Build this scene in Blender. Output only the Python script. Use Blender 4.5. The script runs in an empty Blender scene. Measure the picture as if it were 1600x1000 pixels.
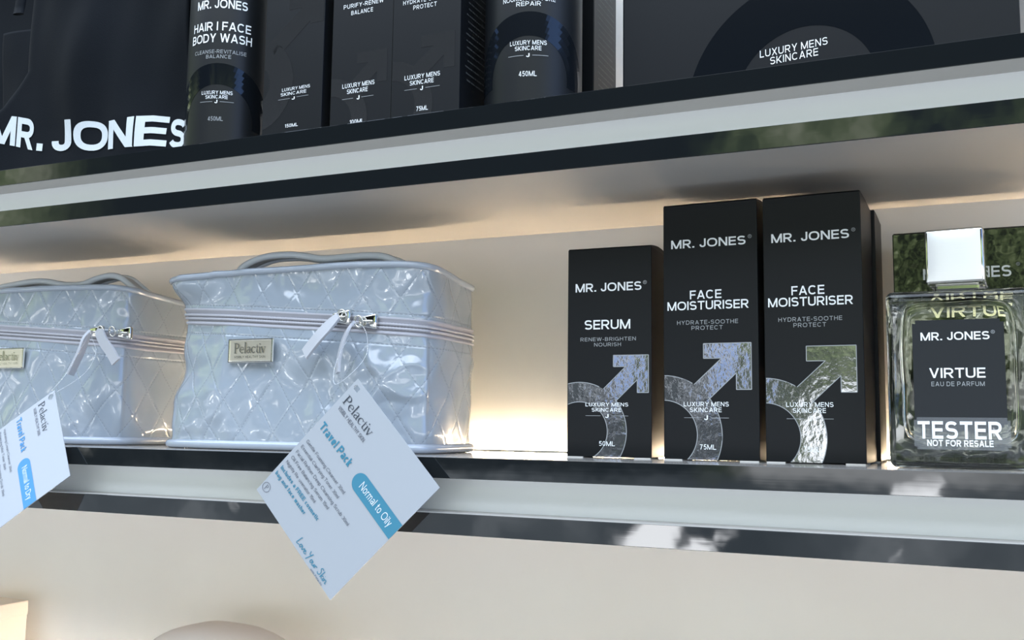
import bpy, bmesh, math, random
from mathutils import Vector, Matrix, noise
sc = bpy.context.scene
COL = sc.collection
PI = math.pi

# ------------------------------------------------------------------ camera
cam_d = bpy.data.cameras.new('camera'); cam = bpy.data.objects.new('camera', cam_d); COL.objects.link(cam)
F_ = Vector((-0.40750144, 0.90668539, 0.10892283)); R_ = Vector((0.91263208, 0.40856147, 0.01342387)); U_ = Vector((0.03233044, -0.10487672, 0.99395957))
m3 = Matrix((R_, U_, -F_)).transposed()
cam.matrix_world = Matrix.Translation((0, -0.5, 0.01748795)) @ m3.to_4x4()
cam_d.sensor_width = 36.0
cam_d.lens = 1530.856 / 1600 * 36.0
cam_d.clip_start = 0.01
sc.camera = cam
sc.view_settings.view_transform = 'Standard'
sc.view_settings.look = 'None'
sc.view_settings.gamma = 1.0
sc.view_settings.exposure = 0.30
sc.view_settings.use_curve_mapping = False
sc.cycles.sample_clamp_indirect = 6.0
sc.cycles.max_bounces = 14
sc.cycles.transmission_bounces = 14
sc.cycles.glossy_bounces = 6
sc.cycles.caustics_refractive = True

# ------------------------------------------------------------------ world: open street opposite the shelves
class NT:
    """small helper to write shader maths"""
    def __init__(s, tree): s.t = tree; s.n = tree.nodes; s.l = tree.links
    def node(s, typ, **kw):
        n = s.n.new(typ)
        for k, v in kw.items(): setattr(n, k, v)
        return n
    def put(s, sock, v):
        if hasattr(v, 'is_linked') or isinstance(v, bpy.types.NodeSocket): s.l.new(v, sock)
        elif isinstance(v, tuple) and len(v) == 3 and sock.type == 'RGBA': sock.default_value = (*v, 1)
        else: sock.default_value = v
    def m(s, op, a, b=0.0, c=None, clamp=False):
        n = s.node('ShaderNodeMath', operation=op, use_clamp=clamp)
        s.put(n.inputs[0], a); s.put(n.inputs[1], b)
        if c is not None: s.put(n.inputs[2], c)
        return n.outputs[0]
    def step(s, v, a, b):
        n = s.node('ShaderNodeMapRange', interpolation_type='SMOOTHSTEP')
        s.put(n.inputs[0], v); n.inputs[1].default_value = a; n.inputs[2].default_value = b
        n.inputs[3].default_value = 0; n.inputs[4].default_value = 1
        return n.outputs[0]
    def mix(s, f, a, b):
        n = s.node('ShaderNodeMix', data_type='RGBA')
        s.put(n.inputs[0], f); s.put(n.inputs[6], a); s.put(n.inputs[7], b)
        return n.outputs[2]
    def noise(s, vec, scale, detail=2.0, rough=0.5):
        n = s.node('ShaderNodeTexNoise')
        if vec is not None: s.l.new(vec, n.inputs['Vector'])
        n.inputs['Scale'].default_value = scale; n.inputs['Detail'].default_value = detail; n.inputs['Roughness'].default_value = rough
        return n.outputs[0]
    def ramp(s, f, stops):
        n = s.node('ShaderNodeValToRGB'); s.put(n.inputs[0], f); cr = n.color_ramp
        while len(cr.elements) < len(stops): cr.elements.new(0.5)
        for e, (p, c) in zip(cr.elements, stops): e.position = p; e.color = (*c, 1)
        return n.outputs[0]
    def bump(s, h, strength=1.0, dist=0.001):
        n = s.node('ShaderNodeBump'); s.l.new(h, n.inputs['Height'])
        n.inputs['Strength'].default_value = strength; n.inputs['Distance'].default_value = dist
        return n.outputs[0]

def make_world():
    w = bpy.data.worlds.new('street_daylight'); sc.world = w; w.use_nodes = True
    w.node_tree.nodes.clear(); T = NT(w.node_tree)
    d = T.node('ShaderNodeTexCoord').outputs['Generated']
    x, y, z = T.node('ShaderNodeSeparateXYZ').outputs, None, None
    sp = T.node('ShaderNodeSeparateXYZ'); T.l.new(d, sp.inputs[0]); x, y, z = sp.outputs
    az = T.m('ARCTAN2', x, T.m('MULTIPLY', y, -1.0))
    n_big = T.noise(d, 3.2, 2); n_mid = T.noise(d, 9.0, 3, 0.6); n_fine = T.noise(d, 30.0, 4, 0.65)
    leaf = T.m('ADD', T.m('MULTIPLY', n_mid, 0.55), T.m('MULTIPLY', n_fine, 0.45))
    trees = T.ramp(leaf, [(0.40, (0.03, 0.04, 0.03)), (0.48, (0.20, 0.28, 0.12)), (0.56, (0.52, 0.66, 0.32)), (0.66, (1.3, 1.4, 1.0))])
    shade = T.ramp(leaf, [(0.40, (0.015, 0.02, 0.026)), (0.62, (0.10, 0.115, 0.12))])
    hi = T.m('SUBTRACT', 1.0, T.m('MULTIPLY', T.step(z, 0.11, 0.18), 0.93))
    vs = T.node('ShaderNodeVectorMath', operation='SCALE'); T.l.new(shade, vs.inputs[0]); T.l.new(hi, vs.inputs['Scale']); shade = vs.outputs[0]     # deep shade up under the awning
    # trees stand to the right of the viewer, a shaded awning side to the left
    right = T.step(az, -0.25, -0.20); far_left = T.step(az, -0.80, -0.95)
    treemask = T.m('MAXIMUM', right, far_left)
    treemask = T.m('MULTIPLY', treemask, T.step(z, 0.325, 0.295))
    band = T.mix(treemask, shade, trees)
    low = T.m('ADD', T.m('MULTIPLY', T.step(z, 0.05, 0.15), 0.72), 0.28)      # trunks and shade put in below the crowns, dimming the foil
    vm = T.node('ShaderNodeVectorMath', operation='SCALE'); T.l.new(band, vm.inputs[0]); T.l.new(low, vm.inputs['Scale']); band = T.mix(treemask, band, vm.outputs[0])
    blue = (0.30, 0.56, 1.25)
    gap = T.m('MULTIPLY', T.step(T.m('ABSOLUTE', T.m('ADD', az, 0.250)), 0.0075, 0.003), T.m('MULTIPLY', T.step(z, 0.012, 0.03), T.step(z, 0.155, 0.12)))
    rim = T.m('MULTIPLY', T.m('MULTIPLY', T.step(T.m('ABSOLUTE', T.m('ADD', az, 0.250)), 0.021, 0.014), T.step(n_fine, 0.42, 0.56)), T.m('MULTIPLY', T.step(z, 0.012, 0.03), T.step(z, 0.155, 0.12)))
    band = T.mix(rim, band, (0.85, 0.9, 0.95))
    cv = T.node('ShaderNodeCombineXYZ'); T.l.new(T.m('MULTIPLY', az, 60.0), cv.inputs[0]); T.l.new(T.m('MULTIPLY', z, 6.0), cv.inputs[1])
    foil_streaks = T.m('MULTIPLY', T.step(T.noise(cv.outputs[0], 1.0, 2), 0.56, 0.64), T.m('MULTIPLY', T.step(T.m('ABSOLUTE', T.m('ADD', az, 0.33)), 0.12, 0.08), T.m('MULTIPLY', T.step(z, -0.04, 0.0), T.step(z, 0.13, 0.10))))
    band = T.mix(foil_streaks, band, (0.75, 0.80, 0.84))          # pale upright streaks added for the carton foil to reflect
    gap2 = T.m('MULTIPLY', T.m('MULTIPLY', T.step(n_big, 0.56, 0.62), T.step(z, 0.0, 0.05)), T.step(az, -0.85, -0.95))
    gap3 = T.m('MULTIPLY', T.step(T.m('ABSOLUTE', T.m('SUBTRACT', az, 1.30)), 0.40, 0.25), T.m('MULTIPLY', T.step(z, -0.02, 0.03), T.step(z, 0.50, 0.40)))
    band = T.mix(T.m('MAXIMUM', T.m('MAXIMUM', gap, gap2), gap3), band, blue)
    # sunlit paving near the horizon, and left patches added for bag highlights
    n_str = T.noise(d, 7.0, 3, 0.7)
    white = T.m('MULTIPLY', T.step(T.m('ABSOLUTE', T.m('ADD', z, 0.012)), 0.065, 0.03), T.m('MULTIPLY', T.step(n_str, 0.36, 0.50), T.step(az, -0.21, -0.17)))
    band = T.mix(white, band, (1.9, 1.95, 2.0))
    left = T.m('MULTIPLY', T.step(az, -0.44, -0.50), T.step(az, -1.05, -0.95))
    white2 = T.m('MULTIPLY', T.m('MULTIPLY', left, T.step(T.m('ABSOLUTE', T.m('SUBTRACT', z, 0.05)), 0.085, 0.05)), T.step(n_str, 0.54, 0.60))
    band = T.mix(white2, band, (2.7, 2.7, 2.65))
    # open sky above the awning line
    sky = T.ramp(T.noise(d, 2.0, 3), [(0.40, (1.6, 2.0, 2.6)), (0.62, (2.8, 3.0, 3.2))])
    up = T.mix(T.step(z, 0.44, 0.56), band, sky)
    # ground
    ground = T.ramp(T.noise(d, 5.0, 3, 0.6), [(0.38, (0.24, 0.29, 0.34)), (0.56, (0.48, 0.55, 0.62)), (0.66, (1.1, 1.2, 1.3)), (0.70, (2.8, 3.0, 3.2))])
    sun = T.m('MULTIPLY', T.step(T.noise(d, 12.0, 2, 0.55), 0.625, 0.675), T.step(z, -0.18, -0.14))
    ground = T.mix(sun, ground, (8.0, 8.2, 8.5))          # dappled sun on the paving
    ground = T.mix(T.step(z, -0.16, -0.40), ground, (0.20, 0.22, 0.24))          # shade put into the lower ground, dimming the shelf undersides
    allc = T.mix(T.step(z, -0.035, -0.06), up, ground)
    # behind the wall: plain interior grey
    allc = T.mix(T.step(y, 0.0, 0.15), allc, (0.25, 0.26, 0.28))
    bg = T.node('ShaderNodeBackground'); T.l.new(allc, bg.inputs[0]); bg.inputs[1].default_value = 1.42
    o = T.node('ShaderNodeOutputWorld'); T.l.new(bg.outputs[0], o.inputs[0])
    w.cycles.sampling_method = 'MANUAL'; w.cycles.sample_map_resolution = 1024
make_world()

# ------------------------------------------------------------------ materials
def mat(name, base, rough=0.5, metal=0.0, build=None, **inp):
    m = bpy.data.materials.new(name); m.use_nodes = True
    T = NT(m.node_tree); b = T.n['Principled BSDF']
    b.inputs['Base Color'].default_value = (*base, 1); b.inputs['Roughness'].default_value = rough; b.inputs['Metallic'].default_value = metal
    for k, v in inp.items():
        b.inputs[k.replace('_', ' ')].default_value = v
    if build: build(T, b)
    return m
def objco(T): return T.node('ShaderNodeTexCoord').outputs['Object']

def b_wall(T, b):
    n = T.noise(objco(T), 9.0, 4); c = T.ramp(n, [(0.35, (0.80, 0.775, 0.735)), (0.65, (0.83, 0.81, 0.77))])
    v = T.node('ShaderNodeTexVoronoi'); T.l.new(objco(T), v.inputs['Vector']); v.inputs['Scale'].default_value = 9.0
    speck = T.m('LESS_THAN', v.outputs['Distance'], 0.011)
    T.l.new(T.mix(speck, c, (0.16, 0.15, 0.14)), b.inputs['Base Color'])
M_wall = mat('cream_wall_panel', (0.82, 0.78, 0.71), 0.55, build=b_wall)
M_board = mat('pale_laminate', (0.50, 0.48, 0.455), 0.42)
def b_edge(T, b):
    mp = T.node('ShaderNodeMapping'); T.l.new(objco(T), mp.inputs[0]); mp.inputs['Scale'].default_value = (9, 20, 260)
    mp2 = T.node('ShaderNodeMapping'); T.l.new(objco(T), mp2.inputs[0]); mp2.inputs['Scale'].default_value = (40, 40, 40)
    h = T.m('ADD', T.m('MULTIPLY', T.noise(mp.outputs[0], 1.0, 3), 0.06), T.noise(mp2.outputs[0], 1.0, 2))
    T.l.new(T.bump(h, 0.06, 0.0012), b.inputs['Normal'])
M_edge = mat('dark_gloss_edging', (0.0095, 0.0118, 0.0135), 0.03, build=b_edge, IOR=1.60)
M_top = mat('glossy_top_sheet', (0.42, 0.40, 0.375), 0.10)
M_chan = mat('white_channel', (0.88, 0.90, 0.90), 0.45)
M_carton = mat('black_matt_card', (0.0045, 0.0058, 0.008), 0.40, Specular_IOR_Level=0.26)
M_cardedge = mat('raw_card_edge', (0.62, 0.60, 0.57), 0.7)
M_white = mat('silver_white_print', (0.90, 0.93, 0.96), 0.35)
M_tote = mat('shaded_white_print', (0.60, 0.65, 0.69), 0.6)  # white print, dimmed in colour for the shade on the top shelf
M_grey = mat('grey_print', (0.34, 0.36, 0.38), 0.4)
M_dim = mat('faint_grey_print', (0.085, 0.09, 0.095), 0.5)
def b_foil(T, b):
    n = T.noise(objco(T), 300.0, 2, 0.5); n2 = T.noise(objco(T), 90.0, 1, 0.5)
    T.l.new(T.bump(T.m('ADD', n, T.m('MULTIPLY', n2, 2.0)), 1.0, 0.00005), b.inputs['Normal'])
M_foil = mat('rippled_foil', (0.36, 0.37, 0.39), 0.06, 0.92, build=b_foil)
M_varnish = mat('black_gloss_varnish', (0.006, 0.008, 0.011), 0.12)
def b_black(T, b):
    n = T.noise(objco(T), 26.0, 3, 0.6)
    T.l.new(T.bump(n, 0.35, 0.004), b.inputs['Normal'])
M_gloss = mat('black_gloss_card', (0.010, 0.012, 0.012), 0.05, build=b_black, IOR=1.9)
M_bottle = mat('matt_black_plastic', (0.0072, 0.009, 0.0115), 0.42, Specular_IOR_Level=0.32)
def b_fabric(T, b):
    mp = T.node('ShaderNodeMapping'); T.l.new(objco(T), mp.inputs[0]); mp.inputs['Scale'].default_value = (2200, 2200, 2200)
    w1 = T.noise(mp.outputs[0], 0.5, 1); T.l.new(T.bump(w1, 0.3, 0.0003), b.inputs['Normal'])
M_fabric = mat('black_cotton', (0.0042, 0.006, 0.009), 0.9, build=b_fabric, Specular_IOR_Level=0.15)

def b_vinyl(T, b):
    uv = T.node('ShaderNodeUVMap').outputs[0]
    sp = T.node('ShaderNodeSeparateXYZ'); T.l.new(uv, sp.inputs[0]); u, v = sp.outputs[0], sp.outputs[1]
    k = T.m('DIVIDE', v, 1.42); P = 0.0265
    def line(c):
        t = T.m('FRACT', T.m('ADD', T.m('DIVIDE', c, P), 40.0))
        return T.m('MULTIPLY', T.m('ABSOLUTE', T.m('SUBTRACT', t, 0.5)), P)      # distance from the stitch line (line at t = .5)
    d1 = line(T.m('ADD', u, k)); d2 = line(T.m('SUBTRACT', u, k))
    dash = T.m('GREATER_THAN', T.m('FRACT', T.m('ADD', T.m('MULTIPLY', v, 480.0), 50.0)), 0.42)
    dm = T.m('MINIMUM', d1, d2)
    groove = T.step(dm, 0.0, 0.0022)
    st1 = T.m('MULTIPLY', T.step(dm, 0.00038, 0.00018), dash)
    dashu = T.m('GREATER_THAN', T.m('FRACT', T.m('ADD', T.m('MULTIPLY', u, 330.0), 50.0)), 0.40)
    r1 = T.m('ABSOLUTE', T.m('ADD', v, 0.0118)); r2 = T.m('ABSOLUTE', T.m('SUBTRACT', v, 0.0082))
    rr = T.m('MINIMUM', r1, r2)
    st2 = T.m('MULTIPLY', T.step(rr, 0.00042, 0.0002), dashu)
    st = T.m('MAXIMUM', st1, st2)
    T.l.new(T.mix(T.m('MULTIPLY', st, 0.5), (0.325, 0.375, 0.437), (0.165, 0.19, 0.23)), b.inputs['Base Color'])
    h = T.m('ADD', T.m('MULTIPLY', groove, 0.30), T.m('MULTIPLY', T.step(rr, 0.0, 0.0014), 0.35))
    h = T.m('SUBTRACT', h, T.m('MULTIPLY', st, 0.35))
    h = T.m('ADD', h, T.m('MULTIPLY', T.noise(objco(T), 55.0, 2, 0.5), 0.8))
    T.l.new(T.bump(h, 0.55, 0.0011), b.inputs['Normal']); T.l.new(T.bump(h, 0.55, 0.0011), b.inputs['Coat Normal'])
M_vinyl = mat('white_patent_vinyl', (0.70, 0.715, 0.77), 0.22, build=b_vinyl, Coat_Weight=1.0, Coat_Roughness=0.045, Coat_IOR=1.55)
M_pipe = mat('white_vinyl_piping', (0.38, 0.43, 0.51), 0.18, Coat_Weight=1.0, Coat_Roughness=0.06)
M_strap = mat('lit_strap_piping', (0.74, 0.79, 0.87), 0.25, Coat_Weight=0.6)  # piping lightened in colour for the light its front edges catch
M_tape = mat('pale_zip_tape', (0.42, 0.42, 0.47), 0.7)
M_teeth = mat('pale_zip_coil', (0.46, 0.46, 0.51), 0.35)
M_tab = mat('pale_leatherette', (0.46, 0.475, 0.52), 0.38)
M_chrome = mat('chrome', (0.78, 0.77, 0.73), 0.10, 1.0)
def b_satin(T, b):
    mp = T.node('ShaderNodeMapping'); T.l.new(objco(T), mp.inputs[0]); mp.inputs['Scale'].default_value = (60, 60, 1400)
    T.l.new(T.bump(T.noise(mp.outputs[0], 1.0, 2), 0.12, 0.0002), b.inputs['Normal'])
M_satin = mat('brushed_silver', (0.93, 0.93, 0.94), 0.42, 1.0, build=b_satin)
M_plate = mat('polished_plate', (0.90, 0.86, 0.76), 0.30, 1.0)
M_card = mat('white_card', (0.40, 0.43, 0.475), 0.5)
M_teal = mat('teal_print', (0.045, 0.225, 0.34), 0.5)
M_azure = mat('azure_print', (0.06, 0.25, 0.52), 0.5)
M_navy = mat('charcoal_print', (0.035, 0.045, 0.065), 0.5)
M_slate = mat('slate_print', (0.13, 0.14, 0.17), 0.5)
M_palep = mat('white_print_on_blue', (0.66, 0.74, 0.80), 0.5)
M_clear = mat('clear_nylon', (0.85, 0.88, 0.92), 0.2, Transmission_Weight=0.6, Alpha=0.45)
M_glass = mat('clear_glass', (0.97, 0.99, 0.98), 0.0, IOR=1.47, Transmission_Weight=1.0)
M_perf = mat('pale_perfume', (0.95, 0.97, 0.86), 0.0, IOR=0.925, Transmission_Weight=1.0)
def b_film(T, b): pass
M_film = mat('clear_sticker_film', (0.55, 0.58, 0.62), 0.18, Alpha=0.10)
M_label = mat('black_label', (0.011, 0.014, 0.019), 0.38, Specular_IOR_Level=0.35)
M_gold = mat('pale_gold_foil', (0.95, 0.86, 0.62), 0.22, 0.85)
M_beige = mat('beige_card', (0.72, 0.62, 0.51), 0.6)
M_taupe = mat('taupe_suede', (0.56, 0.50, 0.45), 0.8)
M_alu = mat('aluminium_profile', (0.7, 0.7, 0.7), 0.4, 0.8)
def b_led(T, b, k=1.0):
    o = objco(T); sp = T.node('ShaderNodeSeparateXYZ'); T.l.new(o, sp.inputs[0])
    f = T.m('FRACT', T.m('ADD', T.m('DIVIDE', sp.outputs[0], 0.034), 60.0))
    p = T.step(T.m('ABSOLUTE', T.m('SUBTRACT', f, 0.5)), 0.5, 0.08)
    T.l.new(T.m('ADD', T.m('MULTIPLY', p, LED * 1.4 * k), LED * 0.35 * k), b.inputs['Emission Strength'])
LED = 76.0
M_led = mat('warm_led', (0.9, 0.8, 0.6), 0.5, build=b_led, Emission_Color=(1.0, 0.78, 0.53, 1))
M_led_low = mat('added_led', (0.9, 0.8, 0.6), 0.5, build=lambda T, b: b_led(T, b, 1.7), Emission_Color=(1.0, 0.85, 0.68, 1))  # glow for the added strip on the lowest shelf

# ------------------------------------------------------------------ mesh helpers
def mesh_obj(name, verts, faces, material, parent=None, smooth=False, uvs=None, mats=None, fmat=None):
    me = bpy.data.meshes.new(name); me.from_pydata([tuple(v) for v in verts], [], faces)
    for m in (mats or [material]): me.materials.append(m)
    if fmat:
        for p, i in zip(me.polygons, fmat): p.material_index = i
    if uvs:
        L = me.uv_layers.new(name='UVMap')
        for lp in me.loops: L.data[lp.index].uv = uvs[lp.vertex_index]
    if smooth:
        for p in me.polygons: p.use_smooth = True
    me.update()
    o = bpy.data.objects.new(name, me); COL.objects.link(o)
    if parent: o.parent = parent
    return o
def box_bm(x0, x1, y0, y1, z0, z1, bev=0.0, seg=2, bm=None):
    own = bmesh.new()
    bmesh.ops.create_cube(own, size=1.0)
    for v in own.verts:
        v.co = Vector(((x0 + x1) / 2 + v.co.x * (x1 - x0), (y0 + y1) / 2 + v.co.y * (y1 - y0), (z0 + z1) / 2 + v.co.z * (z1 - z0)))
    if bev > 0: bmesh.ops.bevel(own, geom=list(own.edges), offset=bev, segments=seg, profile=0.5, affect='EDGES')
    return own
def bm_obj(name, bm, material, parent=None, smooth=False):
    me = bpy.data.meshes.new(name); bm.to_mesh(me); bm.free(); me.materials.append(material)
    if smooth:
        for p in me.polygons: p.use_smooth = True
    o = bpy.data.objects.new(name, me); COL.objects.link(o)
    if parent: o.parent = parent
    return o
def box(name, x0, x1, y0, y1, z0, z1, material, parent=None, bev=0.0, seg=2, smooth=False):
    return bm_obj(name, box_bm(x0, x1, y0, y1, z0, z1, bev, seg), material, parent, smooth)
def thing(name, label, cat, loc=(0, 0, 0), rz=0.0, group=None):
    o = bpy.data.objects.new(name, None); COL.objects.link(o); o.location = loc; o.rotation_euler = (0, 0, rz); o.empty_display_size = 0.01
    o['label'] = label; o['category'] = cat
    if group: o['group'] = group
    return o
def tag(o, label, cat, group=None):
    o['label'] = label; o['category'] = cat
    if group: o['group'] = group
    return o
def catmull(pts, n=8):
    P = [Vector(p) for p in pts]
    if len(P) < 3: return [P[0].lerp(P[1], i / n) for i in range(n + 1)]
    out = []
    for i in range(len(P) - 1):
        p0 = P[i - 1] if i else P[0] * 2 - P[1]; p1, p2 = P[i], P[i + 1]; p3 = P[i + 2] if i + 2 < len(P) else P[-1] * 2 - P[-2]
        for k in range(n):
            t = k / n
            out.append(0.5 * ((2 * p1) + (p2 - p0) * t + (2 * p0 - 5 * p1 + 4 * p2 - p3) * t * t + (3 * p1 - p0 - 3 * p2 + p3) * t ** 3))
    out.append(P[-1]); return out
def tube_data(pts, r, n=8, closed=False, rf=None, sx=1.0, sy=1.0):
    """tube around a polyline -> verts, faces"""
    V, Fc = [], []; N = len(pts); up = Vector((0, 0, 1))
    for i, p in enumerate(pts):
        a = pts[(i - 1) % N] if (closed or i) else p; b = pts[(i + 1) % N] if (closed or i < N - 1) else p
        t = (b - a).normalized()
        ref = up if abs(t.z) < 0.95 else Vector((0, 1, 0))
        s = t.cross(ref).normalized(); q = s.cross(t)
        rr = r * (rf(i) if rf else 1)
        for k in range(n):
            an = 2 * PI * k / n; V.append(p + s * (rr * sx * math.cos(an)) + q * (rr * sy * math.sin(an)))
    for i in range(N if closed else N - 1):
        j = (i + 1) % N
        for k in range(n): Fc.append((i * n + k, j * n + k, j * n + (k + 1) % n, i * n + (k + 1) % n))
    if not closed: Fc.append(tuple(reversed(range(n)))); Fc.append(tuple((N - 1) * n + k for k in range(n)))
    return V, Fc
class Acc:
    def __init__(s): s.v = []; s.f = []
    def add(s, v, f):
        o = len(s.v); s.v += [tuple(p) for p in v]; s.f += [tuple(i + o for i in q) for q in f]; return s
    def obj(s, name, material, parent=None, smooth=False): return mesh_obj(name, s.v, s.f, material, parent, smooth)
    def ink(s, name, material, parent=None):
        """printed layer: every facet lies a few microns higher or lower so that overlaps never coincide"""
        V, Fc = [], []
        for k_, q in enumerate(s.f):
            P = [Vector(s.v[i]) for i in q]; n = Vector((0, 0, 0))
            for k in range(len(P)): n += P[k - 1].cross(P[k])
            if n.length < 1e-14: continue
            n.normalize(); e = (k_ * 7 % 23) * 2e-6; o = len(V)
            V += [p + n * e for p in P]; Fc.append(tuple(range(o, o + len(P))))
        return mesh_obj(name, V, Fc, material, parent)

# ------------------------------------------------------------------ lettering
def _arc(cx, cy, rx, ry, a0, a1, n=None, k=2.35):
    n = n or max(6, int(abs(a1 - a0) / 12)); out = []
    for i in range(n + 1):
        a = math.radians(a0 + (a1 - a0) * i / n); c, s_ = math.cos(a), math.sin(a)
        out.append((cx + rx * math.copysign(abs(c) ** (2 / k), c), cy + ry * math.copysign(abs(s_) ** (2 / k), s_)))
    return out
def glyph(ch, w):
    """monoline grotesque letters, cap height 1: width and strokes (H bar, V stem, D diagonal, C curve)"""
    h = w / 2; T, B = 1 - h, h; A = _arc
    def o(W, y0=0.0, y1=1.0, a0=0, a1=360): return ('C', A(W / 2, (y0 + y1) / 2, W / 2 - h, (y1 - y0) / 2 - h, a0, a1))
    def bowl(x0, W, ya, yb): return [('H', 0, x0, ya), ('H', 0, x0, yb), ('C', A(x0, (ya + yb) / 2, W - h - x0, (yb - ya) / 2, -90, 90))]
    x = .72; X = x - h
    def wd(dx, dy): return w * math.hypot(dx, dy) / abs(dy) / 2
    if ch == 'A': W = .92; q = wd(W / 2, 1); return W, [('D', q, 0, W / 2, 1), ('D', W - q, 0, W / 2, 1), ('H', .2 * W, .8 * W, .30)]
    if ch == 'B': W = .80; return W, [('V', h, 0, 1)] + bowl(.5 * W, W, B, .51) + bowl(.46 * W, .94 * W, .51, T)
    if ch == 'C': W = .92; return W, [o(W, a0=42, a1=318)]
    if ch == 'D': W = .88; return W, [('V', h, 0, 1)] + bowl(.42 * W, W, B, T)
    if ch == 'E': W = .72; return W, [('V', h, 0, 1), ('H', 0, W, T), ('H', 0, W * .95, .51), ('H', 0, W, B)]
    if ch == 'F': W = .70; return W, [('V', h, 0, 1), ('H', 0, W, T), ('H', 0, W * .92, .49)]
    if ch == 'G': W = .95; return W, [o(W, a0=42, a1=330), ('H', .52 * W, W, .45), ('V', W - h, 0, .45)]
    if ch == 'H': W = .82; return W, [('V', h, 0, 1), ('V', W - h, 0, 1), ('H', 0, W, .52)]
    if ch in 'I|': return w, [('V', h, 0, 1)]
    if ch == 'J': W = .62; return W, [('V', W - h, .32, 1), ('C', A(W / 2, .32, W / 2 - h, .32 - h, 178, 360))]
    if ch == 'K': W = .84; q = wd(.6, 1); return W, [('V', h, 0, 1), ('D', h, .30, W - q, 1), ('D', .32 * W, .5, W - q, 0)]
    if ch == 'L': W = .66; return W, [('V', h, 0, 1), ('H', 0, W, B)]
    if ch == 'M': W = 1.06; return W, [('V', h, 0, 1), ('V', W - h, 0, 1), ('D', h, 1, W / 2, 0), ('D', W - h, 1, W / 2, 0)]
    if ch == 'N': W = .86; return W, [('V', h, 0, 1), ('V', W - h, 0, 1), ('D', h, 1, W - h, 0)]
    if ch == 'O': W = 1.02; return W, [o(W)]
    if ch == 'P': W = .78; return W, [('V', h, 0, 1)] + bowl(.5 * W, W, .43, T)
    if ch == 'R': W = .84; q = wd(.3, .45); return W, [('V', h, 0, 1)] + bowl(.5 * W, .97 * W, .45, T) + [('D', .5 * W, .45, W - q, 0)]
    if ch == 'S': W = .80; return W, [('C', A(W / 2, (T + .51) / 2, W / 2 - h * 1.1, (T - .51) / 2, 25, 270) + A(W / 2, (B + .51) / 2, W / 2 - h, (.51 - B) / 2, 90, -155)[1:])]
    if ch == 'T': W = .80; return W, [('H', 0, W, T), ('V', W / 2, 0, 1)]
    if ch == 'U': W = .84; return W, [('V', h, .36, 1), ('V', W - h, .36, 1), ('C', A(W / 2, .36, W / 2 - h, .36 - h, 180, 360))]
    if ch == 'V': W = .88; q = wd(W / 2, 1); return W, [('D', q, 1, W / 2, 0), ('D', W - q, 1, W / 2, 0)]
    if ch == 'W': W = 1.25; q = wd(W / 4, 1); return W, [('D', q, 1, W * .27, 0), ('D', W * .27, 0, W / 2, 1), ('D', W / 2, 1, W * .73, 0), ('D', W * .73, 0, W - q, 1)]
    if ch == 'X': W = .86; q = wd(W, 1); return W, [('D', q, 1, W - q, 0), ('D', q, 0, W - q, 1)]
    if ch == 'Y': W = .86; q = wd(W / 2, .55); return W, [('D', q, 1, W / 2, .42), ('D', W - q, 1, W / 2, .42), ('V', W / 2, 0, .46)]
    if ch == '.': return w * 1.2, [('H', 0, w * 1.2, h * 1.1), ('H', w * .1, w * 1.1, h * 1.1)]
    if ch == '-': return .34, [('H', 0, .34, .40)]
    if ch == '0': return .62, [o(.62)]
    if ch == '1': return .36, [('V', .36 - h, 0, 1), ('D', h, .74, .36 - h, .98)]
    if ch == '3': W = .60; return W, [('C', A(W / 2, (T + .52) / 2, W / 2 - h, (T - .52) / 2, 150, -90)), ('C', A(W / 2, (B + .52) / 2, W / 2 - h, (.52 - B) / 2, 90, -150))]
    if ch == '4': W = .66; return W, [('V', W * .7, 0, 1), ('H', 0, W, .26), ('D', h, .26, W * .7 - h * .3, 1)]
    if ch == '5': W = .62; return W, [('H', .1, W * .95, T), ('D', .10 + h, 1, .05 + h, .46), ('C', A(W / 2, .33, W / 2 - h, .33 - h, 130, -150))]
    if ch == '7': W = .62; return W, [('H', 0, W, T), ('D', .2, 0, W - h * 1.2, .97)]
    if ch == 'a': W = .58; return W, [('V', W - h, 0, .5), ('C', A(W / 2, .46, W / 2 - h, X - .46, 0, 150)), ('C', A(W * .46, .21, W * .46 - h, .21 - h, 0, 360)), ('H', W * .45, W - h, .42 - h)]
    if ch == 'b': W = .62; return W, [('V', h, 0, 1), o(W, 0, x)]
    if ch == 'c': W = .56; return W, [o(W, 0, x, 48, 312)]
    if ch == 'd': W = .62; return W, [('V', W - h, 0, 1), o(W, 0, x)]
    if ch == 'e': W = .60; return W, [o(W, 0, x, 0, 318), ('H', h, W - h * .6, .37)]
    if ch == 'f': W = .36; return W, [('V', .17, 0, .82), ('C', A(.36, .80, .19, T - .80, 180, 90)), ('H', 0, W, X)]
    if ch == 'g': W = .62; return W, [o(W, 0, x), ('V', W - h, -.06, x), ('C', A(W / 2, -.06, W / 2 - h, .20, 0, -150))]
    if ch in 'hn': W = .58; return W, [('V', h, 0, 1 if ch == 'h' else x), ('C', A(W / 2, .42, W / 2 - h, X - .42, 180, 0)), ('V', W - h, 0, .42)]
    if ch == 'm': W = .90; return W, [('V', h, 0, x)] + [q for k in (0, 1) for q in (('C', A(h + (W - w) * (.25 + .5 * k), .44, (W - w) * .25, X - .44, 180, 0)), ('V', h + (W - w) * (.5 + .5 * k), 0, .44))]
    if ch == 'i': return w, [('V', h, 0, x), ('V', h, 1 - w * 1.1, 1)]
    if ch == 'k': W = .56; q = wd(.5, .7); return W, [('V', h, 0, 1), ('D', h, .24, W - q, x), ('D', .2, .42, W - q, 0)]
    if ch == 'l': return w, [('V', h, 0, 1)]
    if ch == 'o': return .62, [o(.62, 0, x)]
    if ch == 'p': W = .62; return W, [('V', h, -.26, x), o(W, 0, x)]
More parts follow.
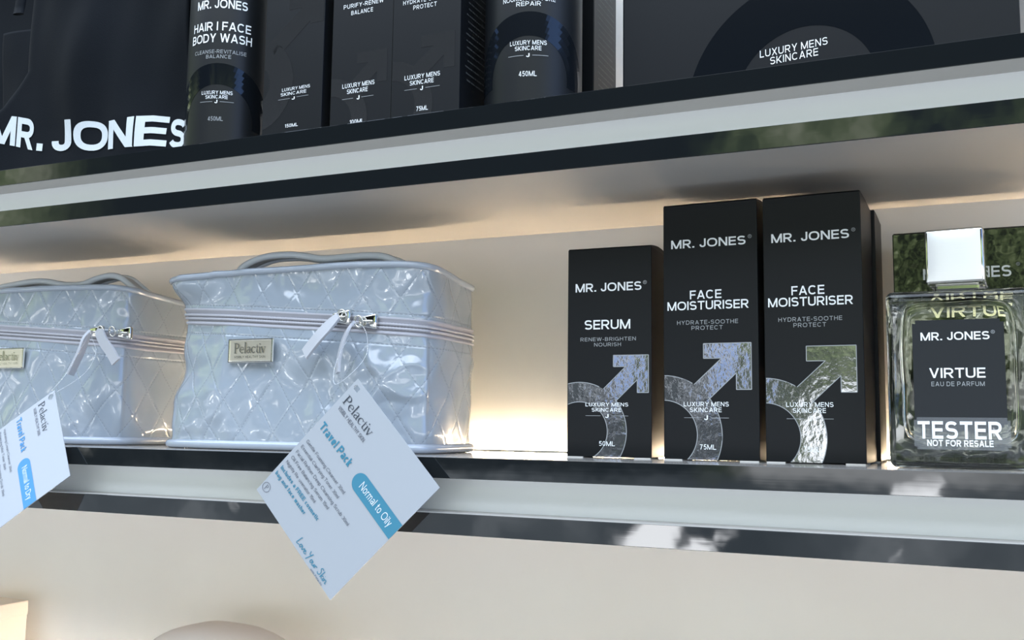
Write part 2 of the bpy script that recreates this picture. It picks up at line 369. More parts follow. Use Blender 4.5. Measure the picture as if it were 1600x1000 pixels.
    if ch == 'r': W = .36; return W, [('V', h, 0, x), ('C', A(W, .40, W - h, X - .40, 180, 90))]
    if ch == 's': W = .52; m = .37; return W, [('C', A(W / 2, (X + m) / 2, W / 2 - h, (X - m) / 2, 25, 270) + A(W / 2, (B + m) / 2, W / 2 - h, (m - B) / 2, 90, -155)[1:])]
    if ch == 't': W = .36; return W, [('V', .16, .16, .92), ('H', 0, W, X), ('C', A(W * .98, .2, W * .98 - .16, .2 - h, 180, 270))]
    if ch == 'u': W = .58; return W, [('V', W - h, 0, x), ('C', A(W / 2, .30, W / 2 - h, .30 - h, 180, 360)), ('V', h, .30, x)]
    if ch == 'v': W = .58; q = wd(W / 2, x); return W, [('D', q, x, W / 2, 0), ('D', W - q, x, W / 2, 0)]
    if ch == 'w': W = .86; q = wd(W / 4, x); return W, [('D', q, x, W * .27, 0), ('D', W * .27, 0, W / 2, x), ('D', W / 2, x, W * .73, 0), ('D', W * .73, 0, W - q, x)]
    if ch == 'y': W = .58; q = wd(W / 2, x); return W, [('D', q, x, W / 2, 0), ('D', W - q, x, W * .28, -.27)]
    return .40, []
_tc = {}
def glyphs(s, off=0.0, space=1.0):
    key = (s, off, space)
    if key not in _tc:
        w = .115 + 3.2 * off; V, Fc = [], []; x = 0
        def poly(P): o = len(V); V.extend(P); Fc.append(tuple(range(o, o + len(P))))
        for ch in s:
            W, st = glyph(ch, w)
            for q in st:
                if q[0] == 'H': poly([(x + q[1], q[3] - w / 2), (x + q[2], q[3] - w / 2), (x + q[2], q[3] + w / 2), (x + q[1], q[3] + w / 2)])
                elif q[0] == 'V': poly([(x + q[1] - w / 2, q[2]), (x + q[1] + w / 2, q[2]), (x + q[1] + w / 2, q[3]), (x + q[1] - w / 2, q[3])])
                elif q[0] == 'D':
                    a, b, c, d = q[1:]; k = w * math.hypot(c - a, d - b) / abs(d - b) / 2
                    poly([(x + a - k, b), (x + a + k, b), (x + c + k, d), (x + c - k, d)])
                else:
                    P = [Vector(p) for p in q[1]]; n = len(P); closed = (P[0] - P[-1]).length < 1e-4; L, R = [], []
                    for i in range(n):
                        a = P[i - 1] if i else (P[-2] if closed else P[0]); b = P[i + 1] if i < n - 1 else (P[1] if closed else P[-1])
                        t = (b - a).normalized(); m = Vector((-t.y, t.x)) * w / 2; L.append(P[i] + m); R.append(P[i] - m)
                    for i in range(n - 1): poly([(x + R[i].x, R[i].y), (x + R[i + 1].x, R[i + 1].y), (x + L[i + 1].x, L[i + 1].y), (x + L[i].x, L[i].y)])
            x += W + .13 + (space - 1) * .6 if ch != ' ' else W
        _tc[key] = (V, Fc)
    return _tc[key]
def fit(s, x0, x1, y0, y1=None, off=0.0, space=1.0):
    """text fitted to a box; y1 None = keep proportions, y0 is the baseline"""
    V, Fc = glyphs(s, off, space)
    a, b = min(v[0] for v in V), max(v[0] for v in V); c, d = min(v[1] for v in V), max(v[1] for v in V)
    sx = (x1 - x0) / (b - a)
    if y1 is None: return [(x0 + (v[0] - a) * sx, y0 + v[1] * sx) for v in V], Fc
    sy = (y1 - y0) / (d - c)
    return [(x0 + (v[0] - a) * sx, y0 + (v[1] - c) * sy) for v in V], Fc
def capfit(s, x0, x1, yc, cap, **k): return fit(s, x0, x1, yc - cap / 2, yc + cap / 2, **k)
def stroke(pts, w, n=8):
    """flat brush stroke; w a number or a list of widths -> 2D verts, faces"""
    P = catmull([(p[0], p[1], 0) for p in pts], n); V, Fc = [], []
    for i, p in enumerate(P):
        t = (P[min(i + 1, len(P) - 1)] - P[max(i - 1, 0)]).normalized(); q = Vector((-t.y, t.x, 0))
        if isinstance(w, (int, float)): ww = w
        else:
            f = i / (len(P) - 1) * (len(w) - 1); k = min(int(f), len(w) - 2); ww = w[k] + (w[k + 1] - w[k]) * (f - k)
        V += [tuple((p - q * ww / 2)[:2]), tuple((p + q * ww / 2)[:2])]
    for i in range(len(P) - 1): Fc.append((2 * i, 2 * i + 2, 2 * i + 3, 2 * i + 1))
    return V, Fc
SERIF = {
 'P': (1.02, [([(.24, 0), (.24, 1.55)], .17), ([(.02, .03), (.48, .03)], .06), ([(.02, 1.52), (.3, 1.52)], .06), ([(.24, 1.51), (.62, 1.48), (.86, 1.15), (.66, .8), (.26, .76)], [.06, .1, .19, .1, .06])]),
 'e': (.84, [([(.12, .52), (.72, .52)], .06), ([(.72, .5), (.66, .84), (.42, .97), (.14, .76), (.1, .4), (.4, .04), (.75, .2)], [.1, .1, .07, .13, .17, .1, .05])]),
 'l': (.42, [([(.21, 0), (.21, 1.7)], .15), ([(.03, .03), (.4, .03)], .06), ([(.05, 1.62), (.21, 1.68)], .06)]),
 'a': (.86, [([(.62, .8), (.62, .2), (.72, .04), (.84, .1)], [.15, .15, .1, .04]), ([(.14, .78), (.34, .96), (.56, .92), (.62, .7)], [.09, .07, .1, .15]), ([(.62, .58), (.26, .48), (.12, .24), (.3, .04), (.6, .2)], [.06, .1, .15, .1, .06])]),
 'c': (.82, [([(.74, .78), (.5, .97), (.17, .8), (.11, .42), (.36, .04), (.76, .2)], [.13, .07, .12, .17, .1, .05])]),
 't': (.56, [([(.27, 1.28), (.27, .25), (.36, .04), (.56, .12)], [.06, .15, .12, .05]), ([(.02, .93), (.54, .93)], .06)]),
 'i': (.42, [([(.21, 0), (.21, .95)], .15), ([(.03, .03), (.4, .03)], .06), ([(.05, .88), (.21, .94)], .06), ([(.12, 1.36), (.3, 1.36)], .17)]),
 'v': (.84, [([(.08, .95), (.42, 0)], .15), ([(.42, 0), (.72, .95)], .07), ([(-.04, .94), (.26, .94)], .05), ([(.55, .94), (.86, .94)], .05)]),
}
SCRIPT = {
 'L': (.72, [[(.46, 1.45), (.3, 1.3), (.2, .65), (.1, .08), (.34, .04), (.68, .22)]]),
 'o': (.62, [[(.46, .6), (.2, .58), (.1, .25), (.28, .02), (.48, .3), (.44, .56), (.7, .52)]]),
 'v': (.55, [[(0, .56), (.2, .04), (.45, .6), (.6, .5)]]),
 'e': (.56, [[(.05, .28), (.34, .4), (.3, .62), (.1, .45), (.12, .1), (.38, .04), (.62, .28)]]),
 'Y': (.78, [[(.05, 1.4), (.14, .95), (.4, .88), (.66, 1.4)], [(.66, 1.4), (.4, .6), (.1, -.3)]]),
 'u': (.62, [[(0, .55), (.05, .1), (.25, .05), (.46, .55)], [(.46, .55), (.45, .1), (.64, .12)]]),
 'r': (.48, [[(0, .56), (.08, .03)], [(.05, .35), (.25, .6), (.46, .5)]]),
 'S': (.78, [[(.7, 1.22), (.45, 1.42), (.2, 1.12), (.5, .74), (.55, .3), (.25, .02), (0, .25)]]),
 'k': (.56, [[(.16, 1.4), (.05, 0)], [(.5, .65), (.12, .35), (.5, .02)]]),
 'i': (.3, [[(.1, .6), (.08, .05), (.26, .1)], [(.13, .92), (.17, .98)]]),
 'n': (.64, [[(0, .6), (.02, .03)], [(.02, .35), (.25, .6), (.4, .5), (.42, .06), (.62, .15)]]),
 ' ': (.38, []),
}
def serif_word(s):
    V, Fc = [], []; x = 0
    for ch in s:
        adv, st = SERIF[ch]
        for pts, w in st:
            v, f = stroke(pts, w, 6); o = len(V); V += [(p[0] + x, p[1]) for p in v]; Fc += [tuple(i + o for i in q) for q in f]
        x += adv
    return V, Fc
def script_word(s, w=.13):
    V, Fc = [], []; x = 0
    for ch in s:
        adv, st = SCRIPT[ch]
        for pts in st:
            v, f = stroke(pts, w, 5); o = len(V); V += [(p[0] + x, p[1]) for p in v]; Fc += [tuple(i + o for i in q) for q in f]
        x += adv
    return V, Fc
def fitv(VF, x0, x1, y0, y1):
    V, Fc = VF; a, b = min(v[0] for v in V), max(v[0] for v in V); c, d = min(v[1] for v in V), max(v[1] for v in V)
    return [(x0 + (v[0] - a) / (b - a) * (x1 - x0), y0 + (v[1] - c) / (d - c) * (y1 - y0)) for v in V], Fc
def reg_mark(x, y, r):
    """the small circled R"""
    A = Acc()
    n = 20
    V = []; Fc = []
    for i in range(n):
        a = 2 * PI * i / n; V += [(x + r * math.cos(a), y + r * math.sin(a)), (x + r * .78 * math.cos(a), y + r * .78 * math.sin(a))]
        j = (i + 1) % n; Fc.append((2 * i, 2 * j, 2 * j + 1, 2 * i + 1))
    v, f = capfit('R', x - r * .38, x + r * .42, y, r * 1.05, off=0.01)
    o = len(V); return V + v, Fc + [tuple(i + o for i in q) for q in f]
def rect(x0, x1, y0, y1): return [(x0, y0), (x1, y0), (x1, y1), (x0, y1)], [(0, 1, 2, 3)]
def clip_poly(P, x0, x1, y0, y1):
    def half(P, ins, cut):
        out = []
        for i in range(len(P)):
            a, b = P[i - 1], P[i]
            if ins(b):
                if not ins(a): out.append(cut(a, b))
                out.append(b)
            elif ins(a): out.append(cut(a, b))
        return out
    def cx(c): return lambda a, b: (c, a[1] + (b[1] - a[1]) * (c - a[0]) / (b[0] - a[0]))
    def cy(c): return lambda a, b: (a[0] + (b[0] - a[0]) * (c - a[1]) / (b[1] - a[1]), c)
    for ins, cut in ((lambda p: p[0] >= x0, cx(x0)), (lambda p: p[0] <= x1, cx(x1)), (lambda p: p[1] >= y0, cy(y0)), (lambda p: p[1] <= y1, cy(y1))):
        if not P: return []
        P = half(P, ins, cut)
    return P
def emblem(W, H, cx, cy, Ro, Ri, ax, ay, bl, bb, th, sa, sb, n=72):
    """ring-and-arrow emblem, all in face widths; clipped to the face -> polygons + outline polygons (2D metres, x from the left edge)"""
    polys, lines = [], []
    S = W
    def sh(p): return (p[0] * S, p[1] * S)
    for i in range(n):
        a, b = 2 * PI * i / n, 2 * PI * (i + 1) / n
        q = [(cx + Ri * math.cos(a), cy + Ri * math.sin(a)), (cx + Ro * math.cos(a), cy + Ro * math.sin(a)), (cx + Ro * math.cos(b), cy + Ro * math.sin(b)), (cx + Ri * math.cos(b), cy + Ri * math.sin(b))]
        polys.append(q)
    arrow = [[(bl, ay - th), (ax, ay - th), (ax, ay), (bl, ay)], [(ax - th, bb), (ax, bb), (ax, ay - th), (ax - th, ay - th)]]
    # shaft: sa = start of upper edge, sb = start of lower edge, both running at the arrow's slope to the head
    e1 = (sa[2], ay - th); e2 = (ax - th, sb[2])
    polys += arrow + [[(sa[0], sa[1]), (sb[0], sb[1]), e2, (ax - th, ay - th), e1]]
    # join between ring and shaft
    polys.append([(sa[0], sa[1]), (cx + (Ro + Ri) / 2 * math.cos(.75), cy + (Ro + Ri) / 2 * math.sin(.75)), (sb[0], sb[1])])
    t = .008
    def ln(a, b):
        d = Vector((b[0] - a[0], b[1] - a[1])); L = d.length
        if L < 1e-6: return
        q = Vector((-d.y, d.x)) / L * t / 2
        lines.append([(a[0] - q.x, a[1] - q.y), (b[0] - q.x, b[1] - q.y), (b[0] + q.x, b[1] + q.y), (a[0] + q.x, a[1] + q.y)])
    for k in range(n):
        a, b = 2 * PI * k / n, 2 * PI * (k + 1) / n
        ln((cx + Ri * math.cos(a), cy + Ri * math.sin(a)), (cx + Ri * math.cos(b), cy + Ri * math.sin(b)))
        aa = math.atan2(sa[1] - cy, sa[0] - cx); ab = math.atan2(sb[1] - cy, sb[0] - cx)
        if not (ab - .02 < a < aa + .02): ln((cx + Ro * math.cos(a), cy + Ro * math.sin(a)), (cx + Ro * math.cos(b), cy + Ro * math.sin(b)))
    path = [(sa[0], sa[1]), e1, (bl, ay - th), (bl, ay), (ax, ay), (ax, bb), (ax - th, bb), e2, (sb[0], sb[1])]
    for p, q in zip(path, path[1:]): ln(p, q)
    res = []
    for grp in (polys, lines):
        out = []
        for P in grp:
            P = clip_poly([sh(p) for p in P], 0.0006, W - 0.0006, 0.0006, H - 0.0006)
            if len(P) >= 3: out.append(P)
        res.append(out)
    return res

# ------------------------------------------------------------------ setting
D = 0.1657
X0, X1 = -1.30, 0.42
wl = box('wall_back', X0 - .05, X1 + .05, D, D + 0.02, -0.52, 0.50, M_wall); wl['kind'] = 'structure'
T1, T2, T3, REC = 0.01192, 0.01948, 0.0119, 0.0196
TT = T1 + T2 + T3; SP = 0.20465
def shelf(z, label):
    t = thing('display_shelf', label, 'shelf', ((X0 + X1) / 2, 0, z), group='wall shelves with dark gloss edging')
    h = (X1 - X0) / 2
    box('upper_board', -h, h, 0.0010, D, -T1, -0.0008, M_board, t)
    box('top_sheet', -h, h, 0.0010, D, -0.0008, 0, M_top, t)
    box('upper_edging', -h, h, 0, 0.0010, -T1, 0, M_edge, t, 0.0002, 1)
    box('white_channel', -h, h, REC, REC + 0.004, -T1 - T2, -T1, M_chan, t)
    box('lower_board', -h, h, 0.0010, D, -TT, -T1 - T2, M_board, t)
    box('lower_edging', -h, h, 0, 0.0010, -TT, -T1 - T2, M_edge, t, 0.0002, 1)
    return t
shelf(SP, 'dark-edged shelf with white channel under the black tote bag and gift box')
shelf(0, 'dark-edged shelf with white channel carrying the white quilted bags and perfume bottle')
SP3 = .248
shelf(-SP3, 'lowest dark-edged shelf below the hanging tags, under the beige box')
def led(z, label, m=None):
    t = thing('led_light_strip', label, 'light', ((X0 + X1) / 2, 0.1615, z), group='warm light strips along the wall')
    h = (X1 - X0) / 2 - .02
    box('profile', -h, h, -0.0035, 0.0035, 0, 0.0012, M_alu, t)
    box('diffuser', -h, h, -0.0016, 0.0016, 0.0012, 0.0026, m or M_led, t, 0.0004, 2)
led(0, 'warm glowing light strip at the back of the shelf with the white bags')
led(SP, 'warm light strip at the back of the top shelf behind the black boxes')
led(-SP3, 'added light strip at the back of the lowest shelf, out of view', M_led_low)  # added to brighten the wall under the middle shelf

# ------------------------------------------------------------------ cartons
EMB_A = dict(cx=.15, cy=.30, Ro=.56, Ri=.335, ax=.965, ay=1.165, bl=.555, bb=.74, th=.13, sa=(.44, .785, .70), sb=(.59, .65, .885))
EMB_B = dict(cx=.0, cy=.265, Ro=.62, Ri=.36, ax=.925, ay=1.215, bl=.43, bb=.735, th=.155, sa=(.33, .79, .62), sb=(.475, .625, .905))
EMB_C = dict(cx=-.17, cy=.82, Ro=.68, Ri=.28, ax=.985, ay=2.05, bl=.40, bb=1.58, th=.22, sa=(.12, 1.43, .62), sb=(.34, 1.27, 1.62))
def print_name(s):
    if s == 'MR. JONES': return 'brand_name'
    if s in ('LUXURY MENS', 'SKINCARE', 'J'): return 'tagline_print'
    if s.endswith('ML'): return 'volume_print'
    if s in ('FACE', 'MOISTURISER', 'SERUM', 'HAIR | FACE', 'BODY WASH'): return 'product_name'
    return 'description_print'
def carton(name, label, cat, w, d, h, loc, rz=0, rows=(), emb=None, reg=None, brand_lines=None, side_print=False, group=None, flap=False, body=None, tabs=True, outline=True):
    t = thing(name, label, cat, loc, rz, group); x0 = -w / 2
    box('carton_body', -w / 2, w / 2, 0, d, 0.0006, h, body or M_carton, t, 0.0005, 2)
    gr = Acc(); parts = {}
    def put(A, VF, y=-0.00016): A.add([(x0 + v[0], y, v[1]) for v in VF[0]], VF[1])
    for (s, a, b, c, cap, kind, off, spc) in rows:
        put(parts.setdefault((print_name(s), kind), Acc()), capfit(s, a * w, b * w, c * h, cap * h, off=off, space=spc))
    if reg: R_m = Acc(); put(R_m, reg_mark(reg[0] * w, reg[1] * h, reg[2] * w)); R_m.ink('registered_mark', M_grey, t)
    for (a, b, c) in brand_lines or (): put(gr, rect(a * w, b * w, c * h - .00012, c * h + .00012))
    if emb:
        polys, lines = emblem(w, h, **emb); A = Acc()
        for P in polys: A.add([(x0 + p[0], -0.00007, p[1]) for p in P], [tuple(range(len(P)))])
        A.ink('foil_emblem', M_foil, t)
        A = Acc()
        for P in lines if outline and tabs else (): A.add([(x0 + p[0], -0.00011, p[1]) for p in P], [tuple(range(len(P)))])
        if A.v: A.ink('emblem_edge_glint', M_grey, t)  # grey lines stand in for light caught on the embossed edges
    for (nm, kind), A in parts.items(): A.ink(nm, M_white if kind == 'w' else M_grey, t)
    if gr.v: gr.ink('printed_rule', M_grey, t)
    if side_print:
        rnd = random.Random(5); A = Acc()
        for r in range(side_print):
            y = d * rnd.uniform(.14, .22); z = h * .14 + .0042 * (r + 1); e = d * rnd.uniform(.72, .92)
            while y < e:
                l = rnd.uniform(.0006, .0012); q = rnd.uniform(.0008, .0011)
                A.add([(w / 2 + .00012, y, z), (w / 2 + .00012, y + l, z), (w / 2 + .00012, y + l, z + q), (w / 2 + .00012, y, z + q)], [(0, 1, 2, 3)])
                y += l + rnd.choice((.0003, .0003, .0003, .001))
        A.obj('side_small_print', M_dim, t)
    if tabs:
        for sx in (-1, 1):
            a = sx * w * .49; b = sx * w * .30
            box('bottom_flap', min(a, b), max(a, b), -0.0010, d * .4, 0.0, 0.0007, M_cardedge, t)
    # tuck-in lid: a slightly raised, bowed panel on top
    V, Fc = [], []
    n = 12
    for i in range(n + 1):
        y = d * i / n; z = h + 0.0003 + 0.0022 * math.sin(PI * i / n) * (1 if flap else .35)
        V += [(-w / 2 + .0006, y, z), (w / 2 - .0004, y, z), (-w / 2 + .0006, y, h - .001), (w / 2 - .0004, y, h - .001)]
    for i in range(n):
        a = 4 * i; b = a + 4
        Fc += [(a, a + 1, b + 1, b), (a + 1, a + 3, b + 3, b + 1), (a + 2, a, b, b + 2)]
    mesh_obj('tuck_lid', V, Fc, body or M_carton, t)
    return t
def brand(a, b, c, cap): return ('MR. JONES', a, b, c, cap, 'w', .018, 1.0)
def lux(lx, ux, c1, sx, tx, c2, cap): return [('LUXURY MENS', lx, ux, c1, cap, 'w', .008, 1.12), ('SKINCARE', sx, tx, c2, cap, 'w', .008, 1.12)]
SERUM_ROWS = [brand(.095, .885, .811, .041), ('SERUM', .21, .755, .631, .045, 'w', .014, 1.0), ('RENEW-BRIGHTEN', .16, .82, .561, .0175, 'g', .004, 1.2), ('NOURISH', .325, .645, .535, .0175, 'g', .004, 1.2),
              *lux(.225, .73, .251, .30, .65, .226, .0175), ('J', .46, .50, .197, .018, 'w', .03, 1.0), ('50ML', .39, .575, .068, .022, 'w', .004, 1.1)]
MOIST_ROWS = [brand(.088, .882, .843, .034), ('FACE', .29, .625, .640, .034, 'w', .014, 1.0), ('MOISTURISER', .045, .905, .598, .034, 'w', .014, 1.0), ('HYDRATE-SOOTHE', .15, .795, .532, .0158, 'g', .004, 1.2), ('PROTECT', .305, .635, .510, .0158, 'g', .004, 1.2),
              *lux(.217, .69, .2157, .283, .615, .194, .0172), ('J', .432, .472, .164, .018, 'w', .03, 1.0), ('75ML', .385, .555, .053, .019, 'w', .004, 1.1)]
carton('serum_carton', 'shortest black carton on the middle shelf, nearest the white quilted bags', 'box', .0526, .046, .1268, (-.1876, .060, 0), 0.027, SERUM_ROWS, EMB_A, (.925, .826, .022), [(.225, .405, .198), (.53, .73, .198)], flap=True)
carton('moisturiser_carton', 'middle one of the three black cartons facing front on the middle shelf', 'box', .0550, .052, .149, (-.1257, .057, 0), -0.022, MOIST_ROWS, EMB_B, (.925, .856, .02), [(.22, .395, .1635), (.50, .69, .1635)], group='black moisturiser cartons on the middle shelf', flap=True)
carton('moisturiser_carton', 'tallest black carton on the middle shelf, third from the white bags', 'box', .0526, .054, .1483, (-.0685, .0545, 0), -0.030, MOIST_ROWS, EMB_B, (.925, .856, .02), [(.22, .395, .1635), (.50, .69, .1635)], group='black moisturiser cartons on the middle shelf')
carton('moisturiser_carton', 'black carton mostly hidden behind the tallest carton, only its right edge showing', 'box', .0526, .044, .149, (-.0650, .1105, 0), -0.02, MOIST_ROWS, EMB_B, (.925, .80, .02), [(.22, .395, .1635), (.50, .69, .1635)], group='black moisturiser cartons on the middle shelf')

# top shelf cartons (tops run out of the frame)
def ml(s, a, b, c, cap): return (s, a, b, c, cap, 'w', .004, 1.1)
W = .0483; H = .165
carton('skincare_carton', 'tall black 150ML carton beside the body wash bottle on the top shelf', 'box', W, .045, H, (-.3917, .012, SP), -0.02,
       [('LUXURY MENS', .33, .80, .203, .013, 'w', .006, 1.12), ('SKINCARE', .31, .74, .184, .013, 'w', .006, 1.12), ('J', .50, .55, .163, .012, 'w', .03, 1.0), ml('150ML', .40, .62, .052, .014), brand(.09, .885, .86, .03)],
       EMB_C, None, [(.27, .47, .164), (.58, .78, .166)], tabs=False)
W = .0457; H = .152
carton('skincare_carton', 'black carton reading 100ML on the top shelf, left of the one reading 75ML', 'box', W, .046, H, (-.33835, .012, SP), 0,
       [brand(.088, .882, .86, .034), ('PURIFY-RENEW', .18, .84, .545, .0185, 'w', .006, 1.2), ('BALANCE', .31, .67, .513, .0185, 'w', .006, 1.2),
        *lux(.20, .73, .194, .28, .62, .168, .019), ('J', .445, .49, .137, .018, 'w', .03, 1.0), ml('100ML', .34, .57, .034, .018)],
       dict(EMB_B, cy=.16, ay=1.10, bb=.64, sa=(.33, .685, .62), sb=(.475, .52, .80)), None, [(.20, .385, .137), (.52, .72, .137)], tabs=False)
W = .0482; H = .150
carton('moisturiser_carton', 'black carton reading 75ML on the top shelf, fine print on its side', 'box', W, .050, H, (-.2914, .012, SP), 0,
       [r for r in MOIST_ROWS if r[5] == 'w' and r[0] not in ('LUXURY MENS', 'SKINCARE', 'J')] + [('HYDRATE-SOOTHE', .15, .83, .52, .0185, 'w', .006, 1.2), ('PROTECT', .305, .65, .492, .0185, 'w', .006, 1.2), *lux(.20, .72, .1915, .28, .63, .166, .019), ('J', .435, .475, .139, .018, 'w', .03, 1.0)],
       dict(EMB_B, cy=.22, ay=1.13, bb=.66, sa=(.33, .745, .62), sb=(.475, .58, .83)), None, [(.20, .385, .139), (.51, .72, .139)], side_print=32, tabs=False)
carton('skincare_carton', 'black carton with fine side print, behind the round bottle nearest the gift box', 'box', .055, .046, .17, (-.2325, .080, SP), 0, (), None, side_print=36, tabs=False)
# gift box
t = carton('gift_box', 'wide black gift box with large ring emblem on the top shelf', 'gift box', .2125, .085, .125, (-.0692, .0278, SP), -.167,
       [('LUXURY MENS', .397, .571, .156, .033, 'w', .004, 1.15), ('SKINCARE', .424, .547, .116, .033, 'w', .004, 1.15)], None, tabs=False)
A = Acc(); cx0, cz0 = .0020, -.0085
for i in range(64):
    a, b = PI * i / 64, PI * (i + 1) / 64
    q = [(cx0 + r_ * math.cos(c_), cz0 + r_ * math.sin(c_)) for r_, c_ in ((.0385, a), (.0675, a), (.0675, b), (.0385, b))]
    P = clip_poly(q, -.106, .106, .0006, .1245)
    if len(P) >= 3: A.add([(p[0], -0.00008, p[1]) for p in P], [tuple(range(len(P)))])
A.ink('ring_emblem', M_varnish, t)
box('lid_lip', -.1069, -.1056, .0004, .083, .0006, .125, M_varnish, t, .0004, 2)

# ------------------------------------------------------------------ round bottles on the top shelf
def lathe(prof, n=64):
    V, Fc = [], []
    for r, z in prof:
        for k in range(n): a = 2 * PI * k / n; V.append((r * math.cos(a), r * math.sin(a), z))
    for i in range(len(prof) - 1):
        for k in range(n): Fc.append((i * n + k, i * n + (k + 1) % n, (i + 1) * n + (k + 1) % n, (i + 1) * n + k))
    Fc.append(tuple(reversed(range(n)))); Fc.append(tuple((len(prof) - 1) * n + k for k in range(n)))
    return V, Fc
def wash_bottle(name, label, loc, face, rows, rad=.0305, zs=(1.0, 0.0)):
    t = thing(name, label, 'bottle', loc, math.radians(face)); r = rad
    V, Fc = lathe([(r - .002, 0), (r - .0003, .0012), (r, .003), (r, .150), (r - .001, .156), (.026, .161), (.017, .164), (.013, .166)])
    mesh_obj('bottle_body', V, Fc, M_bottle, t, True)
    V, Fc = lathe([(.0155, .166), (.0155, .180), (.006, .181), (.006, .192), (.012, .193), (.012, .199)], 32)
    mesh_obj('pump_collar', V, Fc, M_varnish, t, True)
    def wrap(A, VF, off):
        A.add([((r + off) * math.sin(v[0]), -(r + off) * math.cos(v[0]), v[1]) for v in VF[0]], VF[1])
    gr = Acc(); parts = {}; R = math.radians
    for s, hw, zc, cap, kind, o in rows: wrap(parts.setdefault((print_name(s), kind), Acc()), capfit(s, -R(hw), R(hw), zc * zs[0] + zs[1], cap, off=o, space=1.1 if cap < .004 else 1.0), .00025)
    for a, b in ((-23, -5), (5, 23)):
        for i in range(6): wrap(gr, rect(R(a + (b - a) * i / 6), R(a + (b - a) * (i + 1) / 6), .0356 + zs[1], .0359 + zs[1]), .00025)
    wrap(parts['tagline_print', 'w'], capfit('J', -R(1.9), R(1.9), .0358 + zs[1], .0024, off=.03), .00028)
    for (nm, kind), A in parts.items(): A.ink(nm, M_white if kind == 'w' else M_grey, t)
    gr.ink('printed_rule', M_grey, t)
    A = Acc(); n = 60; cz = .0225 + zs[1]; ri, ro = .0255, .0405
    for i in range(n):
        a, b = -.15 + (PI + .3) * i / n, -.15 + (PI + .3) * (i + 1) / n
        for k in range(4):
            ra, rb = ri + (ro - ri) * k / 4, ri + (ro - ri) * (k + 1) / 4
            q = [(x_ / r, y_) for x_, y_ in ((ra * math.cos(a), cz + ra * math.sin(a)), (rb * math.cos(a), cz + rb * math.sin(a)), (rb * math.cos(b), cz + rb * math.sin(b)), (ra * math.cos(b), cz + ra * math.sin(b)))]
            wrap(A, (q, [(0, 1, 2, 3)]), .00012)
    A.obj('ring_emblem', M_varnish, t, True)
    return t
wash_bottle('body_wash_bottle', 'round black body wash bottle beside the black tote bag on the top shelf', (-.4632, .034, SP), 24,
    [('MR. JONES', 36, .1082, .0062, 'w', .018), ('HAIR | FACE', 42, .0918, .0062, 'w', .014), ('BODY WASH', 44, .0832, .0062, 'w', .014), ('CLEANSE-REVITALISE', 37, .0732, .0026, 'g', .006), ('BALANCE', 17, .0696, .0026, 'g', .006),
     ('LUXURY MENS', 21, .0434, .0025, 'w', .008), ('SKINCARE', 15, .0402, .0025, 'w', .008), ('450ML', 10, .0245, .0030, 'g', .004)], .0292, (.973, -.005))
wash_bottle('pump_bottle', 'round black bottle on the top shelf, between the 75ML carton and gift box', (-.2325, .0445, SP), 17,
    [('MR. JONES', 36, .1082, .0062, 'w', .018), ('NOURISH-RESTORE', 31, .0712, .0027, 'w', .006), ('REPAIR', 14, .0678, .0027, 'w', .006),
     ('LUXURY MENS', 21, .0437, .0027, 'w', .008), ('SKINCARE', 15, .0402, .0027, 'w', .008), ('450ML', 10, .0245, .0032, 'w', .004)], .0305, (1.0, -.003))

# ------------------------------------------------------------------ black tote bag
def tote_y(x, z):
    """front panel depth in world x, z (z above the shelf)"""
    f = .0065 * noise.noise(Vector((x * 16, z * 7, 3.1))) + .003 * math.sin(x * 48 + z * 22) + .0035 * noise.noise(Vector((x * 34, z * 15, 8)))
    xe = -.655 - .022 * max(0, min(1, (.088 - z) / .028)) - .03 * max(0, min(1, (.06 - z) / .02))      # the slack left edge
    edge = max(0.0, (xe - x) / .03)
    return .024 + f * min(1, .25 + z / .05) + .03 * min(1.4, edge) ** 1.5
def tote_panel(name, x0, x1, h, yf, material, parent, thick=.004, nx=110, nz=70, top=lambda u: 0):
    V, Fc = [], []
    for s in (0, 1):
        for j in range(nz + 1):
            for i in range(nx + 1):
                u = i / nx; x = x0 + (x1 - x0) * u; z = (h + top(u)) * j / nz
                V.append((x, yf(x, z) + s * thick, z + .0003))
    n = nx + 1; N = n * (nz + 1)
    for j in range(nz):
        for i in range(nx):
            a = j * n + i; Fc.append((a, a + 1, a + n + 1, a + n)); Fc.append((N + a + n, N + a + n + 1, N + a + 1, N + a))
    for i in range(nx): Fc += [(i + 1, i, N + i, N + i + 1), (nz * n + i, nz * n + i + 1, N + nz * n + i + 1, N + nz * n + i)]
    for j in range(nz): Fc += [(j * n, (j + 1) * n, N + (j + 1) * n, N + j * n), ((j + 1) * n + nx, j * n + nx, N + j * n + nx, N + (j + 1) * n + nx)]
    return mesh_obj(name, V, Fc, material, parent, True)
tb = thing('tote_bag', 'slouching black cotton tote bag with large white lettering, at the left of the top shelf', 'bag', (-.60, 0, SP))
ox = -.60
tote_panel('front_panel', -.150, .1055, .150, lambda x, z: tote_y(x + ox, z), M_fabric, tb)
tote_panel('back_panel', -.30, .125, .225, lambda x, z: .092 + .010 * noise.noise(Vector((x * 11, z * 9, 5))), M_fabric, tb, .006, 60, 30)
tote_panel('side_gusset', -.24, .085, .02, lambda x, z: .055 + .3 * z + .004 * noise.noise(Vector((x * 20, z * 9, 2))), M_fabric, tb, .03, 40, 6)
CT = [(-.6888, .2595, .2368), (-.6654, .2556, .2317), (-.6466, .2513, .2266), (-.6368, .2496, .2251), (-.6032, .2451, .2215), (-.5825, .2417, .2194), (-.5656, .2396, .2181), (-.5523, .2395, .2176), (-.5392, .2404, .2172), (-.5245, .24, .217), (-.5111, .2379, .2151), (-.4971, .2339, .2122), (-.470, .231, .2105)]
